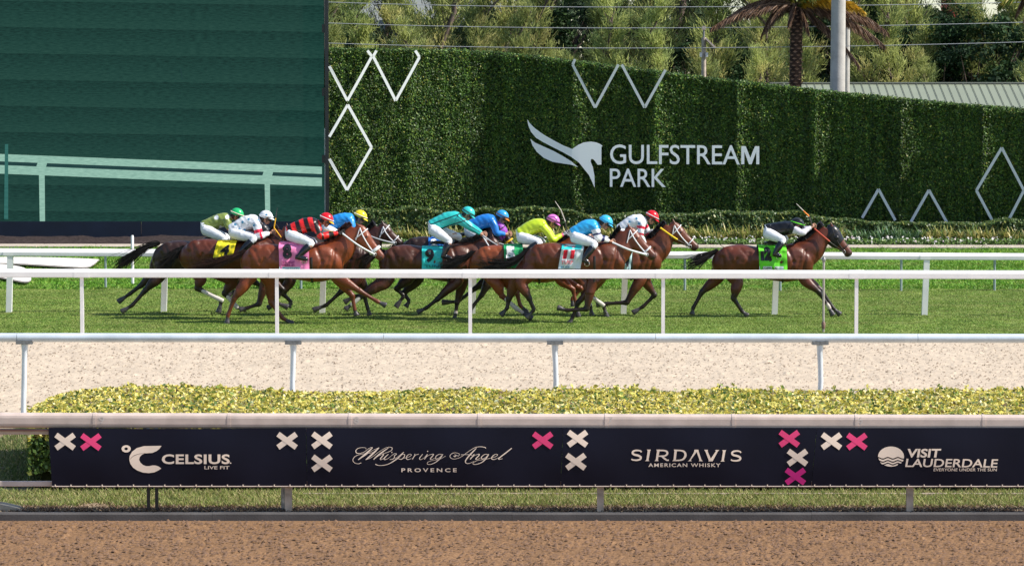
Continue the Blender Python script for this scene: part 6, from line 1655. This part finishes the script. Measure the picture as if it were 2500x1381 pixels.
HORSES = [
 dict(seed=1, Y=60.9, x0=372, xc=615, yc=587, poll=(641, 548), nose=(690, 604), ear=(-.3, -1), coat=(.040, .024, .020), blackleg=.8,
      hind=[((402, 625), (392, 672), (355, 708), (323, 745), (296, 761)), ((398, 625), (376, 668), (345, 696), (317, 717), (288, 737))],
      fore=[((578, 678), (602, 700), (572, 712), (556, 722)), ((584, 676), (625, 690), (655, 712), (672, 722))],
      tail=[(386, 594), (358, 602), (332, 620), (300, 642), (286, 655)], cloth_box=(480, 596, 530, 650), cloth=cl_bw, hood=(m_blackhood, m_brcup), bridle=m_leather, rein=((585, 574), m_leather),
      label='dark brown horse at the back of the field, tail streaming, with a black hood'),
 dict(seed=2, Y=59.8, x0=438, xc=683, yc=583, poll=(704, 556), nose=(752, 612), coat=(.115, .040, .022),
      hind=[((470, 625), (489, 680), (481, 703), (541, 733), (533, 764)), ((475, 628), (570, 684), (548, 716), (579, 750), (602, 756))],
      fore=[((650, 680), (632, 742), (602, 752), (584, 756)), ((655, 678), (690, 706), (672, 738), (704, 750))],
      bandage=[(0, 0, m_bandage), (1, 0, m_bandage)], tail=[(448, 604), (428, 618), (408, 640), (392, 655)], cloth_box=(534, 586, 581, 638), cloth_shear=-13, cloth=cl_yel,
      texts=[('4', (.30, .18, .75, .66), ink, .06)], patches=[((.0, .90, .42, 1.0), inkw)], bridle=m_leather, rein=((665, 570), m_leather),
      label='bay horse second from the back with a crumpled yellow cloth numbered 4'),
 dict(seed=3, Y=60.8, x0=664, xc=905, yc=590, poll=(938, 548), nose=(986, 590), coat=(.055, .022, .016), ear=(-.45, -1),
      hind=[((690, 630), (708, 684), (690, 716), (712, 738), (704, 750)), ((695, 630), (690, 684), (668, 716), (672, 742), (652, 752))],
      fore=[((870, 684), (832, 712), (796, 745), (764, 757)), ((878, 684), (902, 716), (862, 724), (840, 738))],
      tail=[(675, 605), (655, 620), (640, 640)], cloth_box=(775, 598, 825, 652), cloth=cl_red, bridle=m_strapw, rein=((880, 566), m_ltgrey, .016), girth=cl_red,
      label='dark bay horse with white bridle, its body mostly hidden behind the pink-cloth horse'),
 dict(seed=4, Y=58.7, x0=587, xc=838, yc=595, poll=(882, 551), nose=(942, 626), coat=(.225, .072, .028), ear=(-.75, -.55),
      hind=[((625, 640), (600, 690), (572, 728), (556, 770), (554, 791)), ((640, 640), (660, 692), (662, 738), (690, 776), (716, 791))], blackleg=.35, points=(.05, .02, .014),
      fore=[((830, 680), (878, 710), (922, 736), (943, 746)), ((828, 684), (860, 722), (866, 756), (871, 771))],
      tail=[(600, 614), (560, 632), (510, 648), (462, 656)], cloth_box=(683, 590, 756, 656), cloth_shear=2, cloth=cl_pink,
      texts=[('8', (.13, .06, .43, .60), ink, .06), ('TURF', (.1, .68, .52, .77), flat('mauve_ink', (.35, .05, .2)), .04), ('MILE', (.1, .79, .52, .87), flat('mauve_ink2', (.35, .05, .2)), .04), ('PORTOFIN', (.12, .925, .66, .985), blueink, .02)], patches=[((.0, .90, .70, 1.0), pale)],
      bridle=m_strapw, nose_mat=m_fleece, nose_r=.034, rein=((836, 570), wht_r, .017), manecol=(.04, .014, .012), tailcol=(.035, .014, .010),
      label='chestnut-bay horse nearest the rail with a pink cloth numbered 8'),
 dict(seed=5, Y=60.9, x0=970, xc=1212, yc=577, poll=(1222, 546), nose=(1260, 600), coat=(.030, .018, .015), ear=(-.9, -.2),
      hind=[((1000, 625), (1000, 676), (968, 704), (986, 722), (966, 750)), ((1005, 625), (1020, 680), (985, 715), (1000, 735), (990, 749))],
      fore=[((1196, 682), (1176, 720), (1154, 748), (1146, 764)), ((1190, 684), (1160, 704), (1118, 736), (1078, 738))],
      tail=[(980, 594), (965, 605), (955, 625)], cloth_box=(1047, 578, 1083, 620), cloth=cl_blue, texts=[('2', (.15, .08, .6, .5), inkw, .06)], hood=(m_purple, m_cup), bridle=m_leather, nose_mat=m_yelg, nose_r=.02, rein=((1175, 575), m_ltgrey),
      label='black-brown horse with a purple eye-cup hood behind the turquoise-clad jockey'),
 dict(seed=6, Y=59.9, x0=925, xc=1168, yc=597, poll=(1206, 584), nose=(1242, 636), coat=(.095, .042, .026),
      hind=[((955, 640), (942, 688), (884, 722), (858, 744), (842, 755)), ((962, 640), (930, 690), (888, 716), (898, 754), (903, 770))], bandage=[(0, 0, m_bandage)],
      fore=[((1112, 690), (1068, 730), (1040, 752), (1018, 762)), ((1128, 692), (1116, 738), (1112, 766), (1110, 778))], socks=[3],
      tail=[(935, 612), (905, 625), (880, 645)], cloth_box=(1031, 600, 1081, 655), cloth=cl_teal, texts=[('9', (.16, .10, .60, .70), ink, .06), ('TURF', (.15, .80, .9, .92), flat('dark_teal', (.01, .2, .22)), .03)], rein=((1178, 576), wht_r, .012), bridle=m_leather,
      label='brown horse in the middle of the field with a turquoise cloth numbered 9'),
 dict(seed=7, Y=59.4, x0=1146, xc=1390, yc=598, poll=(1434, 568), nose=(1482, 624), coat=(.26, .090, .032), blackleg=.3, points=(.06, .02, .015),
      hind=[((1180, 640), (1212, 690), (1226, 722), (1262, 754), (1300, 778)), ((1185, 640), (1238, 688), (1262, 715), (1270, 745), (1288, 764))], bandage=[(0, 0, m_bandage)], socks=[0],
      fore=[((1370, 684), (1398, 706), (1408, 748), (1412, 774)), ((1372, 682), (1418, 704), (1396, 730), (1400, 748))],
      tail=[(1156, 616), (1132, 630), (1100, 646), (1076, 655)], cloth_box=(1230, 596, 1276, 652), cloth_shear=2, cloth=cl_green, texts=[('5', (.10, .06, .58, .68), inkw, .08), ('TURF', (.08, .74, .6, .86), pale, .03)], rein=((1383, 570), m_ltgrey), bridle=m_leather,
      label='orange-chestnut horse with a green cloth numbered 5, behind the horse numbered 11'),
 dict(seed=8, Y=60.7, x0=1370, xc=1614, yc=592, poll=(1648, 545), nose=(1709, 601), coat=(.150, .056, .026), ear=(-.35, -1),
      hind=[((1400, 640), (1420, 690), (1442, 722), (1473, 745), (1482, 776)), ((1405, 640), (1430, 690), (1425, 725), (1441, 745), (1446, 776))], bandage=[(0, 0, m_bandage), (1, 0, m_bandage)],
      fore=[((1562, 684), (1530, 738), (1478, 741), (1455, 744)), ((1576, 684), (1598, 720), (1570, 748), (1544, 764))],
      tail=[(1380, 612), (1350, 630), (1325, 650)], cloth_box=(1516, 598, 1544, 655), cloth_shear=-6, cloth=pale, texts=[('H', (.25, .1, .8, .4), ink, .08), ('H', (.25, .5, .8, .9), ink, .08)], bridle=m_strapw, rein=((1612, 556), yel_r, .018, .55),
      label='bay horse with white bridle and yellow rein, ridden by the red-capped jockey'),
 dict(seed=9, Y=58.8, x0=1277, xc=1525, yc=592, poll=(1540, 556), nose=(1606, 624), coat=(.150, .052, .024), ear=(-.5, -1),
      hind=[((1310, 640), (1272, 690), (1292, 728), (1304, 756), (1284, 776)), ((1300, 636), (1258, 688), (1242, 730), (1238, 752), (1222, 770))],
      fore=[((1446, 690), (1432, 754), (1384, 757), (1360, 750)), ((1456, 690), (1412, 738), (1398, 774), (1390, 790))],
      tail=[(1288, 610), (1255, 636), (1215, 650), (1165, 656)], cloth_box=(1372, 596, 1426, 654), cloth_shear=-10, cloth=cl_white,
      texts=[('11', (.12, .06, .62, .58), inkr, .08), ('TURF', (.08, .64, .62, .80), flat('faded_red', (.55, .15, .18)), .03), ('BLES', (.1, .88, .5, .97), blueink, .02)], bridle=m_strapw, nose_mat=m_strapw, nose_r=.018, rein=((1495, 592), wht_r, .020), patches=[((.0, .0, .9, .18), cl_teal)],
      label='bay horse nearest the rail with a white cloth numbered 11'),
 dict(seed=10, Y=60.4, x0=1738, xc=1984, yc=597, poll=(2034, 553), nose=(2084, 618), coat=(.130, .045, .026), ear=(-.35, -1),
      hind=[((1775, 640), (1800, 690), (1791, 728), (1812, 760), (1826, 771)), ((1770, 640), (1748, 682), (1714, 712), (1692, 752), (1689, 768))],
      fore=[((1966, 684), (2000, 714), (2023, 748), (2034, 770)), ((1970, 682), (2006, 710), (2034, 752), (2052, 768))], socks=[2],
      tail=[(1750, 612), (1730, 622), (1704, 636), (1680, 648)], cloth_box=(1849, 598, 1917, 656), cloth_shear=2, cloth=cl_lime,
      texts=[('12', (.06, .05, .44, .62), ink, .10), ('COPPOLA', (.1, .895, .62, .975), ink, .02)], patches=[((.0, .86, .86, 1.0), inkw)], hood=(m_blackhood, m_blackhood), bridle=m_leather, nose_mat=m_leather, rein=((1988, 558), red_r, .016, .45),
      label='bay horse leading the race alone with a lime green cloth and black hood'),
]
HI = [make_horse(h) for h in HORSES]

wh = (.74, .76, .80); RD = (.72, .02, .02); sky = (.03, .35, .72)
starm = flat('blue_star', (.03, .25, .45)); hat = lambda n, c, **k: M(n, c, .28, .45, **k)
m_redhat = hat('red_cap', (.70, .01, .02))
RIDERS = [
 dict(seed=1, Y=60.9, hip=(500, 557), sho=(553, 535), head=(579, 524), elb=(556, 552), hand=(580, 572), knee=(548, 583), ank=(528, 612), toe=(545, 620), hat=hat('green_cap', (.02, .42, .14)), band=m_cream,
      silk=spots((.20, .26, .06), wh, [(530, 530, .045), (557, 529, .04), (540, 554, .03)], (.75, .15, .04)), label='jockey in olive silks with white spots and a green cap at the very back', arch=3),
 dict(seed=2, Y=59.8, hip=(568, 566), sho=(625, 541), head=(650, 530), elb=(632, 577), hand=(664, 567), knee=(620, 582), ank=(584, 618), toe=(602, 624), hat=hat('white_cap', wh), band=m_strapw, hatstars=[(.0, .05)], star_mat=starm, face=(.95, .3),
      silk=bands(wh, (.70, .01, .05), [(.55, .78), (1.02, 1.2)]), stars=[(574, 548), (592, 542), (607, 535), (630, 538), (597, 562), (613, 562), (585, 560), (620, 550)], arch=6,
      whip=([(686, 579), (669, 556), (673, 532), (677, 507)], [.010, .012, .011, .005], [m_yelg, m_yelg, m_dark], 'upright whip with yellow grip held by the jockey with the white starred cap'), label='jockey with a white starred cap and red arm bands riding horse number 4'),
 dict(seed=3, Y=60.8, hip=(795, 556), sho=(858, 537), head=(880, 529), elb=(858, 560), hand=(882, 566), knee=(850, 588), ank=(815, 622), toe=(835, 626), hat=hat('yellow_cap', (.80, .62, .02)), band=m_cream, face=(.85, .5),
      silk=plain((.02, .26, .68)), label='jockey in plain blue silks with a yellow cap', arch=6),
 dict(seed=4, Y=58.7, hip=(706, 570), sho=(770, 549), head=(797, 536), elb=(783, 576), hand=(834, 568), knee=(760, 594), ank=(729, 625), toe=(752, 632), hat=m_redhat, peak=m_yelg, band=m_strapw, face=(.85, .5),
      silk=hoops(K, RD, .085), label='jockey in red and black hooped silks on the pink cloth horse', arch=6, gloves=(.02, .02, .02),
      whip=([(832, 572), (815, 566), (790, 560)], [.010, .008, .004], [m_dark, m_yelg], 'short whip lying back along the forearm of the red and black jockey')),
 dict(seed=5, Y=60.9, hip=(1142, 560), sho=(1203, 540), head=(1226, 529), elb=(1212, 568), hand=(1238, 572), knee=(1190, 592), ank=(1150, 622), toe=(1170, 628), hat=hat('blue_cap', (.03, .30, .66)), peak=m_orange, band=m_brcup, face=(.85, .5),
      silk=plain((.015, .18, .58)), label='jockey in royal blue silks and blue cap with an orange peak', arch=6),
 dict(seed=6, Y=59.9, hip=(1055, 556), sho=(1118, 533), head=(1143, 521), elb=(1149, 556), hand=(1177, 573), knee=(1096, 588), ank=(1084, 622), toe=(1104, 631), knee2=(1120, 578), ank2=(1106, 608), toe2=(1112, 622), hat=hat('turquoise_cap', (.04, .52, .50)), face=(.8, .6),
      silk=seams_((.03, .48, .46), (.004, .05, .06), .024), label='jockey in turquoise silks with dark seams on the horse numbered 9', arch=6,
      whip=([(1179, 575), (1196, 587), (1215, 599)], [.016, .013, .010], [m_ltgrey, m_ltgrey], 'pale straight whip pointing down and forward from the turquoise jockey\'s hand')),
 dict(seed=7, Y=59.4, hip=(1270, 576), sho=(1328, 551), head=(1350, 540), elb=(1349, 585), hand=(1380, 570), knee=(1318, 592), ank=(1285, 612), toe=(1302, 618), hat=hat('pink_cap', (.72, .18, .55)), band=m_dark, face=(.85, .5), gloves=(.3, .3, .33),
      silk=plain((.52, .68, .03), cuff=(.60, .02, .15)), label='jockey in lime yellow silks and a pink cap on the horse numbered 5', arch=7,
      whip=([(1383, 566), (1380, 541), (1370, 514), (1355, 491)], [.009, .010, .009, .005], [m_dark, m_pale, m_pale], 'long whip raised upright by the lime-clad jockey')),
 dict(seed=8, Y=60.7, hip=(1515, 566), sho=(1568, 540), head=(1592, 530), elb=(1563, 574), hand=(1577, 598), elb2=(1583, 572), hand2=(1602, 560), knee=(1545, 592), ank=(1512, 618), toe=(1532, 626), hat=m_redhat, band=m_strapw, face=(.82, .57),
      silk=bands(wh, (.70, .01, .05), [(.35, .55), (.86, 1.)]), stars=[(1537, 541), (1554, 533), (1560, 546), (1545, 560), (1532, 553)], star_mat=starm, label='jockey in white silks with blue stars and a red cap', arch=7,
      whip=([(1522, 568), (1534, 557), (1549, 546)], [.012, .009, .005], [m_dark, m_ltgrey], 'short dark whip held behind the red-capped jockey')),
 dict(seed=9, Y=58.8, hip=(1400, 575), sho=(1453, 553), head=(1479, 542), elb=(1459, 580), hand=(1494, 590), knee=(1452, 596), ank=(1426, 632), toe=(1438, 640), hat=hat('sky_cap', (.05, .45, .75)), band=m_sky, face=(.82, .57),
      silk=bands((.03, .36, .72), (.015, .02, .10), [(.62, .8), (1.25, 1.45)], (.66, .68, .72)), label='jockey in sky blue silks with white sleeves on the horse numbered 11', arch=6),
 dict(seed=10, Y=60.4, hip=(1873, 566), sho=(1930, 557), head=(1947, 548), elb=(1957, 568), hand=(1985, 552), elb2=(1958, 560), hand2=(1992, 556), knee=(1911, 586), ank=(1892, 618), toe=(1908, 624), hat=hat('black_cap', (.02, .02, .024)), band=flat('lime_band', (.15, .75, .02)), face=(.9, .42),
      silk=bands((.005, .005, .007), (.005, .005, .007), [(1.8, 2.)], (.60, .57, .66)), label='jockey in black silks with white sleeves lying low on the leading horse', arch=2,
      whip=([(1984, 552), (1975, 528), (1961, 514), (1944, 497)], [.009, .016, .010, .005], [m_dark, m_orange, m_pale], 'raised whip with an orange sleeve held by the leading jockey')),
]
for r_ in RIDERS: make_rider(r_)

# turf kicked up by the hooves
n = 420; hx = [554, 716, 943, 871, 903, 1018, 1110, 1300, 1222, 1390, 1482, 826, 1689, 2052, 297, 533]
P = []
for i in range(n):
    px = random.choice(hx)+random.gauss(-12, 16); q = W(px, 770-abs(random.gauss(0, 9)), 59.6+random.uniform(-.8, 1)); q.z = max(q.z, .02); P.append(q)
V, Fc = [], []
for q in P:
    s_ = random.uniform(.006, .022); n0 = len(V)
    for v in ((-1, 0, -.6), (1, -.5, -.4), (.2, 1, -.5), (0, 0, .9)): V.append((q.x+v[0]*s_*random.uniform(.6, 1.4), q.y+v[1]*s_, q.z+v[2]*s_*random.uniform(.6, 1.3)))
    Fc += [[n0, n0+1, n0+3], [n0+1, n0+2, n0+3], [n0+2, n0, n0+3], [n0, n0+2, n0+1]]
meta(link('kicked_turf', mesh_py('kicked_turf', V, Fc), M('turf_clod', (.06, .07, .025), .95, .1)), kind='stuff')
